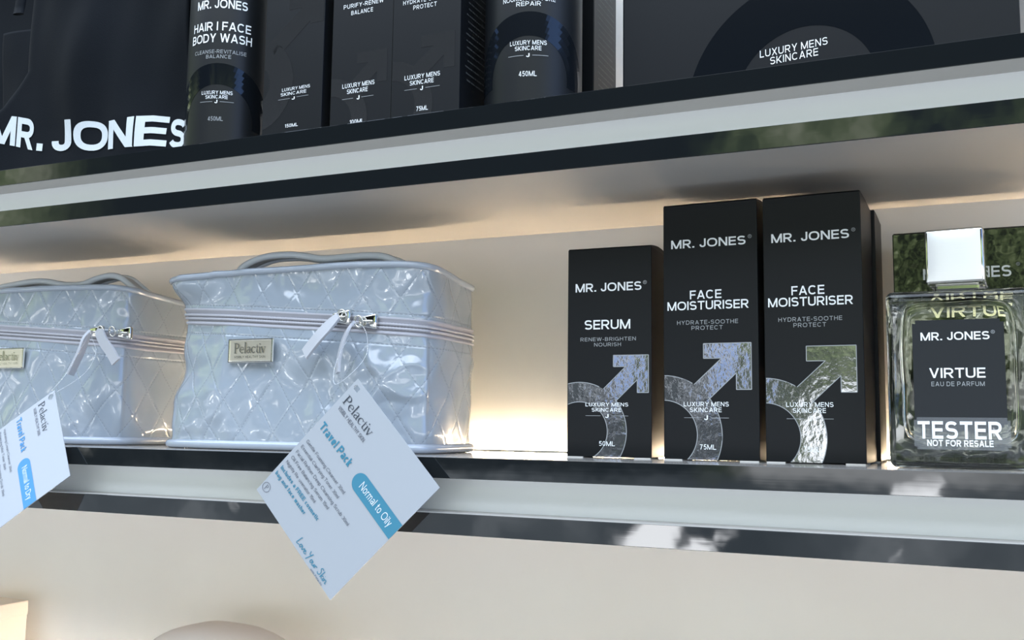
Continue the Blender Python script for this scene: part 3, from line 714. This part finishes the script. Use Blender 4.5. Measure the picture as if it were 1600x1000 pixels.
def ct(x):
    for a, b in zip(CT, CT[1:]):
        if x <= b[0]: t = max(0, (x - a[0]) / (b[0] - a[0])); return a[1] + (b[1] - a[1]) * t, a[2] + (b[2] - a[2]) * t
    return CT[-1][1], CT[-1][2]
A = Acc()
for s, xa, xb in (('M', -.6905, -.6655), ('R', -.6645, -.6465), ('.', -.6425, -.6365), ('J', -.6275, -.6032), ('O', -.6010, -.5657), ('N', -.5655, -.5395), ('E', -.5385, -.5110), ('S', -.5090, -.4948)):
    yb = .24 if s == '.' else 1.0
    v, f = fit(s, xa, xb, 0, yb, off=.028)
    # subdivide long edges so the letters can follow the folds
    bm = bmesh.new(); bv = [bm.verts.new((p[0], p[1] * .024, 0)) for p in v]
    for q in f:
        try: bm.faces.new([bv[i] for i in q])
        except ValueError: pass
    bmesh.ops.triangulate(bm, faces=bm.faces[:])
    for _ in range(3):
        es = [e for e in bm.edges if e.calc_length() > .003]
        if es: bmesh.ops.subdivide_edges(bm, edges=es, cuts=1); bmesh.ops.triangulate(bm, faces=bm.faces[:])
    bm.verts.index_update(); pts = []
    for p in bm.verts:
        x = p.co.x; zt, zb = ct(x); z = zb + (zt - zb) * p.co.y / .024 - SP
        pts.append((x - ox, tote_y(x, z - .0003) - .0006, z))
    A.add(pts, [tuple(q.index for q in fc.verts) for fc in bm.faces]); bm.free()
A.ink('printed_name', M_tote, tb)
for k, xx in enumerate((-.06, .02)):
    P = catmull([(xx - .02, .03, .14), (xx - .015, .035, .19), (xx + .02, .04, .21), (xx + .05, .035, .185), (xx + .055, .03, .14)], 8)
    V, Fc = tube_data(P, .006, 8, sx=1.0, sy=.35); mesh_obj('handle', V, Fc, M_fabric, tb, True)

# ------------------------------------------------------------------ quilted vinyl cosmetic bags
HW, HD = .1078, .046
def outline(n):
    """soft rounded rectangle (superellipse), counter-clockwise from the middle of the back: list of (point, normal, arclength)"""
    ex = 5.2; M = 4000; P = []
    for i in range(M + 1):
        a = PI / 2 + 2 * PI * i / M; c, s_ = math.cos(a), math.sin(a); r = (abs(c) ** ex + abs(s_) ** ex) ** (-1 / ex)
        P.append(Vector((HW * r * c, HD * r * s_)))
    L = [0.0]
    for a, b in zip(P, P[1:]): L.append(L[-1] + (b - a).length)
    tot = L[-1]; out = []; k = 0
    for i in range(n):
        u = tot * i / n
        while L[k + 1] < u: k += 1
        p = P[k].lerp(P[k + 1], (u - L[k]) / (L[k + 1] - L[k]))
        q = Vector((math.copysign(abs(p.x / HW) ** (ex - 1), p.x) / HW, math.copysign(abs(p.y / HD) ** (ex - 1), p.y) / HD)).normalized()
        out.append((p, q, u))
    return out, tot
def zc(x): return .0868 - .0745 * x
def ztop(x, y): 
    s = max(0.0, min(1.0, (x - .045) / .06)); 
    return .1200 + .0015 * math.cos(x * 14) - .0085 * s * max(0, (y + .045) / .1) - .0005 * (x < -.06)
LEFT = [(0, .001), (.010, -.001), (.03, -.004), (.055, -.011), (.075, -.009), (.09, -.008), (.10, -.006), (.118, .004)]
def left_off(z):
    for a, b in zip(LEFT, LEFT[1:]):
        if z <= b[0]: t = (z - a[0]) / (b[0] - a[0]); t = t * t * (3 - 2 * t); return a[1] + (b[1] - a[1]) * t
    return LEFT[-1][1]
def bag_surface(seed):
    sv = Vector((seed * 7.3, seed * 3.1, seed * 1.7))
    def ridge(p): return 1 - abs(noise.noise(p)) * 2.2
    def f(p, nn, z, amp=1.0):
        wl = max(0.0, min(1.0, (-p.x - .045) / .05)); o = left_off(z) * wl
        P = Vector((p.x, p.y, z))
        env = min(1, z / .012) * (1 - math.exp(-((z - zc(p.x)) / .010) ** 2) * .8)
        o += amp * env * (.0042 * noise.noise(P * 21 + sv) + .0024 * noise.noise(P * 46 + sv * 2))
        cr = max(0, ridge(P * 30 + sv * 3) - .55); msk = max(0, noise.noise(P * 14 + sv * 5) + .15)
        o += amp * env * (.0065 * cr * msk + .0007 * noise.noise(P * 130 + sv) * min(1, msk * 2.5))
        if nn.y < -.5: o += .0022 * math.sin(PI * max(0, min(1, z / .085))) * amp
        q = p + nn * o
        return Vector((q.x, q.y, z))
    return f
def cosmetic_bag(label, loc, seed, plate_x, slide, tabs, handle):
    t = thing('cosmetic_bag', label, 'cosmetic bag', loc, 0, 'white quilted cosmetic bags on the middle shelf')
    S = bag_surface(seed); N = 420; O, tot = outline(N)
    def loft(name, rings, material, closecap=None):
        V, Fc, UV = [], [], []
        nr = len(rings)
        for ring in rings:
            for (co, uv) in ring: V.append(co); UV.append(uv)
        for j in range(nr - 1):
            for i in range(N): k = (i + 1) % N; Fc.append((j * N + i, j * N + k, (j + 1) * N + k, (j + 1) * N + i))
        if closecap == 'bottom': Fc.append(tuple(reversed(range(N))))
        if closecap == 'top': Fc.append(tuple((nr - 1) * N + i for i in range(N)))
        return mesh_obj(name, V, Fc, material, t, True, UV)
    rings = []; nz = 76
    for j in range(nz + 1):
        ring = []
        for p, nn, u in O:
            zt = zc(p.x) - .0052; z = .0022 + (zt - .0022) * j / nz
            co = S(p, nn, z)
            ring.append((co, (u, z - zc(p.x))))
        rings.append(ring)
    loft('bag_body', rings, M_vinyl, 'bottom')
    # lid walls and top
    rings = []; nl = 28
    for j in range(nl + 1):
        ring = []
        for p, nn, u in O:
            z0 = zc(p.x) + .0058; z1 = ztop(p.x, p.y); z = z0 + (z1 - z0) * j / nl
            ring.append((S(p, nn, z, .75), (u, z - zc(p.x))))
        rings.append(ring)
    rim = [c for c, _ in rings[-1]]
    for k in range(1, 9):
        q = k / 9; ring = []
        for (p, nn, u), c in zip(O, rim):
            x, y = c.x * (1 - q), c.y * (1 - q)
            ring.append((Vector((x, y, c.z * (1 - q) + .121 * q + .003 * math.sin(PI * q / 2))), (u, .036 + q * .04)))
        rings.append(ring)
    loft('lid', rings, M_vinyl, 'top')
    # zip band
    zb = []
    for dz, off in ((-.0060, -.0004), (-.0050, .0011), (-.0040, .0008), (-.0030, -.0006), (0, -.0008), (.0030, -.0006), (.0044, .0006), (.0052, .0010), (.0062, -.0004)):
        ring = []
        for p, nn, u in O:
            c = S(p, nn, zc(p.x) + dz, .5); ring.append((c + Vector((nn.x, nn.y, 0)) * off, (u, dz)))
        zb.append(ring)
    z_o = loft('zip_tape', zb, M_tape)
    A = Acc(); M = 520; O2, _ = outline(M)
    for dz in (-.00125, .00125):
        P = []
        for p, nn, u in O2: c = S(p, nn, zc(p.x) + dz, .5); P.append(c + Vector((nn.x, nn.y, 0)) * .0002)
        V, Fc = tube_data(P, .00115, 6, True, rf=lambda i: 1.0 if i % 2 else .72); A.add(V, Fc)
    A.obj('zip_coil', M_teeth, z_o, True)
    V, Fc = tube_data([Vector((c.x, c.y, c.z)) for c in rim[::2]], .0023, 10, True); mesh_obj('top_piping', V, Fc, M_pipe, t, True)
    V, Fc = tube_data([S(p, nn, .0032) for p, nn, u in O[::2]], .0030, 10, True); mesh_obj('base_piping', V, Fc, M_pipe, t, True)
    # handle strap
    P = catmull([Vector(p) for p in handle], 10); V, Fc = [], []; prof = [(-.0055, -.0010), (-.0062, 0), (-.0055, .0010), (.0055, .0010), (.0062, 0), (.0055, -.0010)]
    for i, p in enumerate(P):
        tg = (P[min(i + 1, len(P) - 1)] - P[max(i - 1, 0)]).normalized(); up = Vector((0, -1, 0)).cross(tg); up = up if up.z > 0 else -up
        for a, b in prof: V.append(p + Vector((0, a, 0)) + up * b)
    for i in range(len(P) - 1):
        for k in range(6): Fc.append((i * 6 + k, i * 6 + (k + 1) % 6, (i + 1) * 6 + (k + 1) % 6, (i + 1) * 6 + k))
    Fc += [tuple(range(6)), tuple((len(P) - 1) * 6 + k for k in range(6))]
    h_o = mesh_obj('carry_strap', V, Fc, M_tab, t, True)
    for sg in (-1, 1):
        V, Fc = tube_data([p + Vector((0, sg * .0062, 0)) for p in P], .0026, 8); mesh_obj('strap_piping', V, Fc, M_strap, h_o, True)
    # brand plate on the front
    def front(x, z, out=0.0):
        q = min(O, key=lambda o: (o[0].x - x) ** 2 + (o[0].y + HD) ** 2); c = S(q[0], q[1], z); return Vector((x, c.y - out, z))
    xa, xb = plate_x; za, zb_ = .0585, .0745
    yp = min(front(x, z).y for x in (xa, (xa + xb) / 2, xb) for z in (za, zb_, (za + zb_) / 2)) - .0004
    pl = box('brand_plate', xa, xb, yp - .0014, yp, za, zb_, M_plate, t, .0005, 2)
    fr = Acc(); w_ = .0011
    for a in ((xa, xb, zb_ - w_, zb_), (xa, xb, za, za + w_), (xa, xa + w_, za, zb_), (xb - w_, xb, za, zb_)):
        bm = box_bm(a[0], a[1], yp - .0022, yp - .0012, a[2], a[3], .0003, 1); fr.add([v.co[:] for v in bm.verts], [[v.index for v in f.verts] for f in bm.faces]); bm.free()
    fr.obj('plate_rim', M_chrome, pl)
    V2, F2 = fitv(serif_word('Pelactiv'), xa + .0050, xb - .0055, za + .0062, zb_ - .0022)
    L = Acc(); nV = len(V2)
    L.add([(v[0], yp - .0021, v[1]) for v in V2] , F2); L.add([(v[0] + .00025, yp - .0016, v[1] - .0002) for v in V2], F2)
    V3, F3 = capfit('VISIBLY HEALTHY SKIN', xa + .0052, xb - .0058, za + .0038, .0017, off=.01); L.add([(v[0], yp - .0018, v[1]) for v in V3], F3)
    L.ink('raised_lettering', M_chrome, pl)
    # zip sliders with pull tabs
    for k, (sx, sz, flip) in enumerate(slide):
        c = front(sx, zc(sx)); y = c.y
        bm = box_bm(sx - .0066, sx + .0066, y - .0045, y - .0006, sz - .0050, sz + .0050, .0014, 3)
        for v in bm.verts:
            if (v.co.x - sx) * flip < -.003: v.co.z = sz + (v.co.z - sz) * .62
        sl = bm_obj('zip_slider', bm, M_chrome, t, True)
        P = [Vector((sx + flip * (-.0045 + .0085 * i / 10), y - .0042 - .0021 * math.sin(PI * i / 10), sz)) for i in range(11)]
        V, Fc = tube_data(P, .00075, 8); mesh_obj('slider_bridge', V, Fc, M_chrome, sl, True)
        cx_, cz_ = tabs[k][0][0], tabs[k][0][2]
        P = [Vector((cx_ + .0030 * math.cos(a), y - .0062 - .0008 * math.sin(a), cz_ + .0008 + .0036 * math.sin(a))) for a in [2 * PI * i / 24 for i in range(24)]]
        V, Fc = tube_data(P, .0007, 8, True); mesh_obj('pull_ring', V, Fc, M_chrome, sl, True)
        # leather tab: a strip with its own width direction
        pts = catmull([Vector(p) for p in tabs[k]], 8); wd = Vector(tabs_w[k]).normalized(); V, Fc = [], []
        for i, p in enumerate(pts):
            tg = (pts[min(i + 1, len(pts) - 1)] - pts[max(i - 1, 0)]).normalized(); th = tg.cross(wd).normalized()
            f = i / (len(pts) - 1); hw = .0026 + .0018 * min(1, f * 3); tk = .0009
            for a, b in ((-hw, -tk), (-hw * 1.03, 0), (-hw, tk), (hw, tk), (hw * 1.03, 0), (hw, -tk)): V.append(p + wd * a + th * b)
        for i in range(len(pts) - 1):
            for q in range(6): Fc.append((i * 6 + q, i * 6 + (q + 1) % 6, (i + 1) * 6 + (q + 1) % 6, (i + 1) * 6 + q))
        Fc += [tuple(range(6)), tuple((len(pts) - 1) * 6 + q for q in range(6))]
        mesh_obj('pull_tab', V, Fc, M_tab, sl)
    return t
BX, BY = -.409, .079
def L3(x, y, z): return (x - BX, y - BY, z)
tabs_w = [(.62, -.35, -.70), (.68, -.72, .1)]
cosmetic_bag('larger white quilted vinyl cosmetic bag with shiny brand plate, left of the shortest black carton', (BX, BY, 0), 1.0, (-.4482 - BX, -.4113 - BX),
    [(-.3590 - BX, .0868, 1), (-.3395 - BX, .0836, 1)],
    [[L3(-.3565, .0225, .0868), L3(-.3620, .0215, .0815), L3(-.3700, .0205, .0735), L3(-.3775, .0205, .0655), L3(-.3800, .0205, .0625)],
     [L3(-.3445, .0225, .0825), L3(-.3462, .0190, .0780), L3(-.3490, .0170, .0690), L3(-.3512, .0165, .0580), L3(-.3515, .0165, .0500)]],
    [L3(-.487, .079, .119), L3(-.4785, .079, .131), L3(-.468, .079, .1365), L3(-.4540, .079, .1395), L3(-.4350, .079, .1395), L3(-.4205, .079, .1375), L3(-.406, .079, .1350), L3(-.383, .079, .1350), L3(-.369, .079, .1350), L3(-.356, .079, .1335), L3(-.345, .079, .1290), L3(-.335, .079, .119)])
B2X, B2Y = -.6800, .0935
def L4(x, y, z): return (x - B2X, y - B2Y, z)
tabs_w = [(.35, -.90, .1), (.85, -.15, .50)]
cosmetic_bag('white quilted cosmetic bag cut off by the left edge, behind the smaller hanging tag', (B2X, B2Y, 0), 2.6, (-.7000 - B2X, -.6635 - B2X),
    [(-.5925 - B2X, .0853, 1), (-.5705 - B2X, .0845, 1)],
    [[L4(-.5850, .0360, .0850), L4(-.5870, .0330, .0790), L4(-.5890, .0310, .0690), L4(-.5935, .0300, .0590), L4(-.5975, .0300, .0520)],
     [L4(-.5800, .0370, .0850), L4(-.5745, .0340, .0830), L4(-.5690, .0330, .0760), L4(-.5620, .0330, .0690), L4(-.5555, .0330, .0610)]],
    [L4(-.765, .0935, .119), L4(-.755, .0935, .131), L4(-.735, .0935, .1340), L4(-.7100, .0935, .1355), L4(-.6950, .0935, .1345), L4(-.675, .0935, .1310), L4(-.655, .0935, .1305), L4(-.638, .0935, .1345), L4(-.624, .0935, .1360), L4(-.612, .0935, .1335), L4(-.600, .0935, .1260), L4(-.588, .0935, .118)])

# ------------------------------------------------------------------ hanging price tags
def swing_tag(label, T, Rr, Lr, ink, loop, list_lines, skin, bend=0.0):
    """T top corner, Rr / Lr neighbouring corners (world). text runs T->Rr, rows step T->Lr"""
    T, Rr, Lr = Vector(T), Vector(Rr), Vector(Lr)
    ex, ey = Rr - T, Lr - T; w, h = ex.length, ey.length; ex.normalize(); ey.normalize(); nn = ey.cross(ex).normalized()
    if nn.y > 0: nn = -nn
    t = thing('swing_tag', label, 'tag', T, 0, 'swing tags hung from the bag zips')
    def P3(a, b, out): return ex * (a * w) + ey * (b * h) + nn * (out + bend * math.sin(PI * b) )
    # card as a grid with a punched hole
    def ok(a, b): return math.hypot((a - .048) * w, (b - .043) * h) > .0021
    V, Fc = [], []; na, nb = 100, 116; th = .0005
    for s in (0, 1):
        for j in range(nb + 1):
            for i in range(na + 1): V.append(P3(i / na, j / nb, -th * s))
    n = na + 1; NN = n * (nb + 1); cells = {}
    for j in range(nb):
        for i in range(na):
            if ok((i + .5) / na, (j + .5) / nb): cells[i, j] = 1
    for (i, j) in cells:
        a = j * n + i; Fc.append((a, a + n, a + n + 1, a + 1)); Fc.append((NN + a, NN + a + 1, NN + a + n + 1, NN + a + n))
        for di, dj, e in ((-1, 0, (a, a + n)), (1, 0, (a + 1, a + n + 1)), (0, -1, (a, a + 1)), (0, 1, (a + n, a + n + 1))):
            if (i + di, j + dj) not in cells: Fc.append((e[0], e[1], e[1] + NN, e[0] + NN))
    mesh_obj('card', V, Fc, M_card, t)
    dark, col, thin, pale, pill = Acc(), Acc(), Acc(), Acc(), Acc()
    def put(A, VF, o=.0003): A.add([P3(v[0], v[1], o) for v in VF[0]], VF[1])
    def row(A, s, a, b, yt, yb, off=0.0, up=True, **k):
        v, f = fit(s, a, b, -yb, -yt, off=off, **k); put(A, ([(p[0], -p[1]) for p in v], f))
    def line(A, s, a, b, base, off=0.0):
        v, f = fit(s, a * w, b * w, 0, off=off); put(A, ([(p[0] / w, base - p[1] / h * 1.0) for p in v], f))
    v, f = fitv(serif_word('Pelactiv'), .036, .372, -.170, -.098); put(dark, ([(p[0], -p[1]) for p in v], f))
    row(thin, 'VISIBLY HEALTHY SKIN', .045, .365, .193, .219, .012)
    row(col, 'Travel Pack', .036, .414, .338, .393, .030)
    for s, a, b, base in list_lines: line(thin, s, a, b, base, .004)
    line(col, 'Includes a FREE cosmetic', .027, .521, .772, .026); line(col, 'bag and face washer', .024, .413, .823, .026)
    v, f = fitv(script_word('Love Your Skin'), .512, .895, -1.0 + .018, -.915); put(col, ([(p[0], -p[1]) for p in v], f))
    row(thin, 'with Pelactiv', .735, .880, .988 - .004, .996, .01)
    # circled P
    V, Fc = [], []
    for i in range(28):
        a, b = 2 * PI * i / 28, 2 * PI * (i + 1) / 28
        for r_ in (.0031, .0028): V.append((.047 + r_ * math.cos(a) / w, .93 + r_ * math.sin(a) / h))
        k = (i + 1) % 28; Fc.append((2 * i, 2 * k, 2 * k + 1, 2 * i + 1))
    put(thin, (V, Fc)); v, f = fitv(serif_word('P'), .037, .06, -.948, -.911); put(thin, ([(p[0], -p[1]) for p in v], f))
    # coloured pill running off the right edge
    V = []; 
    yc_, hh = .388, .062; rx = hh * h / w
    pts = [(.495 + rx + rx * math.cos(a), yc_ + hh * math.sin(a)) for a in [PI / 2 + PI * i / 16 for i in range(17)]]
    pts = [(.9995, yc_ + hh)] + pts + [(.9995, yc_ - hh)]
    put(pill, (pts, [tuple(range(len(pts)))]), .0002)
    row(pale, skin, .575, .935, .358, .424, .004)
    dark.ink('brand_lettering', M_navy, t); thin.ink('fine_lettering', M_slate, t); col.ink('coloured_lettering', ink, t); po = pill.obj('colour_band', ink, t); pale.ink('band_lettering', M_palep, po)
    A = Acc()
    P = [q - T for q in catmull([Vector(p) for p in loop], 10)]
    V, Fc = tube_data(P, .0002, 6); mesh_obj('plastic_loop', V, Fc, M_clear, t, True)
    return t
ROWS1 = [('Gentle Foaming Cleanser 30ml', .038, .528, .522), ('Essential Clarifying Toner 30ml', .035, .519, .572), ('Facial Refiner Deep Cleansing Scrub 30ml', .033, .714, .622), ('Oil Free Balancing Serum 15ml', .034, .52, .670), ('Nightly Rejuvenator 15ml', .028, .411, .718)]
swing_tag('large square white tag with teal Normal to Oily band hanging below the shelf', (-.3194, -.010, .0447), (-.2632, -.010, -.0166), (-.3898, -.010, -.0224), M_teal,
    [(-.345, .020, .082), (-.333, .014, .079), (-.3265, .010, .071), (-.323, .004, .060), (-.3255, -.006, .049), (-.3335, -.012, .0415), (-.339, -.006, .050), (-.343, .006, .062), (-.345, .018, .073), (-.345, .020, .082)], ROWS1, 'Normal to Oily', .0006)
ROWS2 = [('Hydrating Cream Cleanser 30ml', .038, .528, .522), ('Balancing Mist Toner 30ml', .035, .46, .572), ('Facial Refiner Deep Cleansing Scrub 30ml', .033, .714, .622), ('Hydrating Serum 15ml', .034, .42, .670), ('Nightly Rejuvenator 15ml', .028, .411, .718)]
swing_tag('white tag with bright blue Normal to Dry band, cut off by the left edge', (-.5825, .004, .0395), (-.5465, -.010, -.0190), (-.6400, -.024, -.012), M_azure,
    [(-.583, .033, .084), (-.572, .025, .078), (-.560, .018, .066), (-.563, .010, .050), (-.584, .001, .0360), (-.585, .014, .050), (-.586, .026, .068), (-.583, .033, .084)], ROWS2, 'Normal to Dry', .0008)

# ------------------------------------------------------------------ perfume bottle and its carton
pf = thing('perfume_bottle', 'square clear glass perfume bottle with silver cap and TESTER sticker', 'perfume', (.0033, .028, 0))
gw, gd, gh = .0328, .034, .0885
def round_slab(x, y0, y1, z0, z1, bev, seg=4, subdiv=0):
    return box_bm(-x, x, y0, y1, z0, z1, bev, seg)
bm = round_slab(gw, 0, gd, 0.0003, gh, .0035, 4)
bm_obj('glass_body', bm, M_glass, pf, True)
bm = bmesh.new(); bmesh.ops.create_cube(bm, size=1.0); bmesh.ops.subdivide_edges(bm, edges=bm.edges[:], cuts=14, use_grid_fill=True)
for v in bm.verts:
    n_ = Vector(v.co) * 2; q = 7.0; l_ = (abs(n_.x) ** q + abs(n_.y) ** q + abs(n_.z) ** q) ** (1 / q); s_ = n_ / max(l_, 1e-6)
    k = 1 + .03 * noise.noise(Vector((s_.x * 1.6, s_.y * 1.2, s_.z * 2.0)) + Vector((4, 1, 2)))
    v.co = Vector((s_.x * (gw - .0066) * k, gd / 2 + s_.y * (gd / 2 - .0058) * k, .0485 + s_.z * .0355 * k))
bm_obj('perfume_fill', bm, M_perf, pf, True)
box('neck_collar', -.0095, .0110, .0065, .0275, gh, gh + .0038, M_chrome, pf, .0012, 2)
# cap: chromed block with a bowed satin front
cx_ = .0010
bm = box_bm(-.0136, .0136, -.0136, .0136, 0, .0280, .0016, 3)
cp = bm_obj('cap', bm, M_chrome, pf, True); cp.location = (cx_, .0165, gh + .0034); cp.rotation_euler = (0, 0, math.radians(-5))
V, Fc = [], []; n = 16
for j in range(n + 1):
    for i in range(n + 1):
        u, v = i / n * 2 - 1, j / n * 2 - 1; V.append((u * .0122, -.01372 - .0006 * (1 - u ** 4) * (1 - v ** 4), .0140 + v * .0126))
for j in range(n):
    for i in range(n): a = j * (n + 1) + i; Fc.append((a, a + 1, a + n + 2, a + n + 1))
mesh_obj('cap_front', V, Fc, M_satin, cp, True)
lb = box_bm(-.0206, .0206, -.00045, -.00005, .0205, .0733, 0)
bmesh.ops.bevel(lb, geom=[e for e in lb.edges if abs(e.verts[0].co.y - e.verts[1].co.y) > .0001], offset=.0016, segments=4, affect='EDGES')
lab = bm_obj('front_label', lb, M_label, pf)
A, G = Acc(), Acc(); ox_ = -.0033
def lp(A, VF, y=-.00056): A.add([(v[0] + ox_, y, v[1]) for v in VF[0]], VF[1])
lp(A, capfit('MR. JONES', -.0135, .0175, .0652, .0040, off=.018)); Q = Acc(); lp(Q, reg_mark(.0190, .0668, .0009)); Q.ink('registered_mark', M_grey, lab)
lp(A, capfit('VIRTUE', -.0100, .0151, .0470, .0049, off=.014)); lp(G, capfit('EAU DE PARFUM', -.0092, .0146, .0416, .0022, off=.006, space=1.2))
A.ink('name_lettering', M_white, lab); G.ink('description_print', M_grey, lab)
st = box_bm(-.0211 , .0218, -.00085, -.00060, .0095, .0252, 0)
bmesh.ops.bevel(st, geom=[e for e in st.edges if abs(e.verts[0].co.y - e.verts[1].co.y) > .0001], offset=.0014, segments=4, affect='EDGES')
stk = bm_obj('tester_sticker', st, M_film, pf)
A = Acc(); lp(A, capfit('TESTER', -.0161, .0213, .0190, .0086, off=.022, space=1.02), -.00095); lp(A, capfit('NOT FOR RESALE', -.0120, .0174, .0127, .0031, off=.026), -.00095)
A.ink('sticker_lettering', M_white, stk)

pb = carton('perfume_carton', 'glossy black carton standing behind the glass perfume bottle', 'box', .0775, .044, .1325, (.0098, .105, 0), 0.0,
    [('MR. JONES', .205, .79, .815, .048, 'w', .018, 1.0)], None, (.835, .842, .0125), body=M_gloss, tabs=False)
A = Acc(); v, f = capfit('VIRTUE', -.0175, .0175, .0830, .0085, off=.014); A.add([(p[0], -.0002, p[1]) for p in v], f); A.ink('gold_name', M_gold, pb)

# ------------------------------------------------------------------ lowest shelf
gb = thing('gift_carton', 'beige card box at the bottom left corner', 'box', (-.802, .120, -SP3))
box('carton_body', -.0345, .0345, 0, .030, 0, .1034, M_beige, gb, .0006, 2)
box('lid', -.0350, .0350, -.0006, .0306, .0920, .1046, M_beige, gb, .0008, 2)
pc = thing('soft_pouch', 'rounded taupe pouch just showing at the bottom of the picture', 'pouch', (-.503, .10, -SP3))
V, Fc = [], []; nu, nv = 64, 28
for j in range(nv + 1):
    ph = -PI / 2 + PI * j / nv
    for i in range(nu):
        a = 2 * PI * i / nu; c, s = math.cos(a), math.sin(a); e = .45
        r1 = abs(math.cos(ph)) ** .6; x = .072 * r1 * math.copysign(abs(c) ** .75, c); y = .042 * r1 * math.copysign(abs(s) ** .75, s)
        z = .0570 + .0564 * math.copysign(abs(math.sin(ph)) ** .8, math.sin(ph))
        z += (.0025 * math.exp(-((x + .012) / .03) ** 2) + .0012 * noise.noise(Vector((x * 40, y * 40, z * 40)))) * (j > nv / 2)
        V.append((x, y, max(.0002, z)))
for j in range(nv):
    for i in range(nu): k = (i + 1) % nu; Fc.append((j * nu + i, j * nu + k, (j + 1) * nu + k, (j + 1) * nu + i))
mesh_obj('pouch_body', V, Fc, M_taupe, pc, True)
P = [Vector((.070 * math.cos(a), .0415 * math.sin(a) , .057)) for a in [2 * PI * i / 60 for i in range(60)]]
V, Fc = tube_data(P, .0016, 8, True); mesh_obj('seam_piping', V, Fc, M_taupe, pc, True)
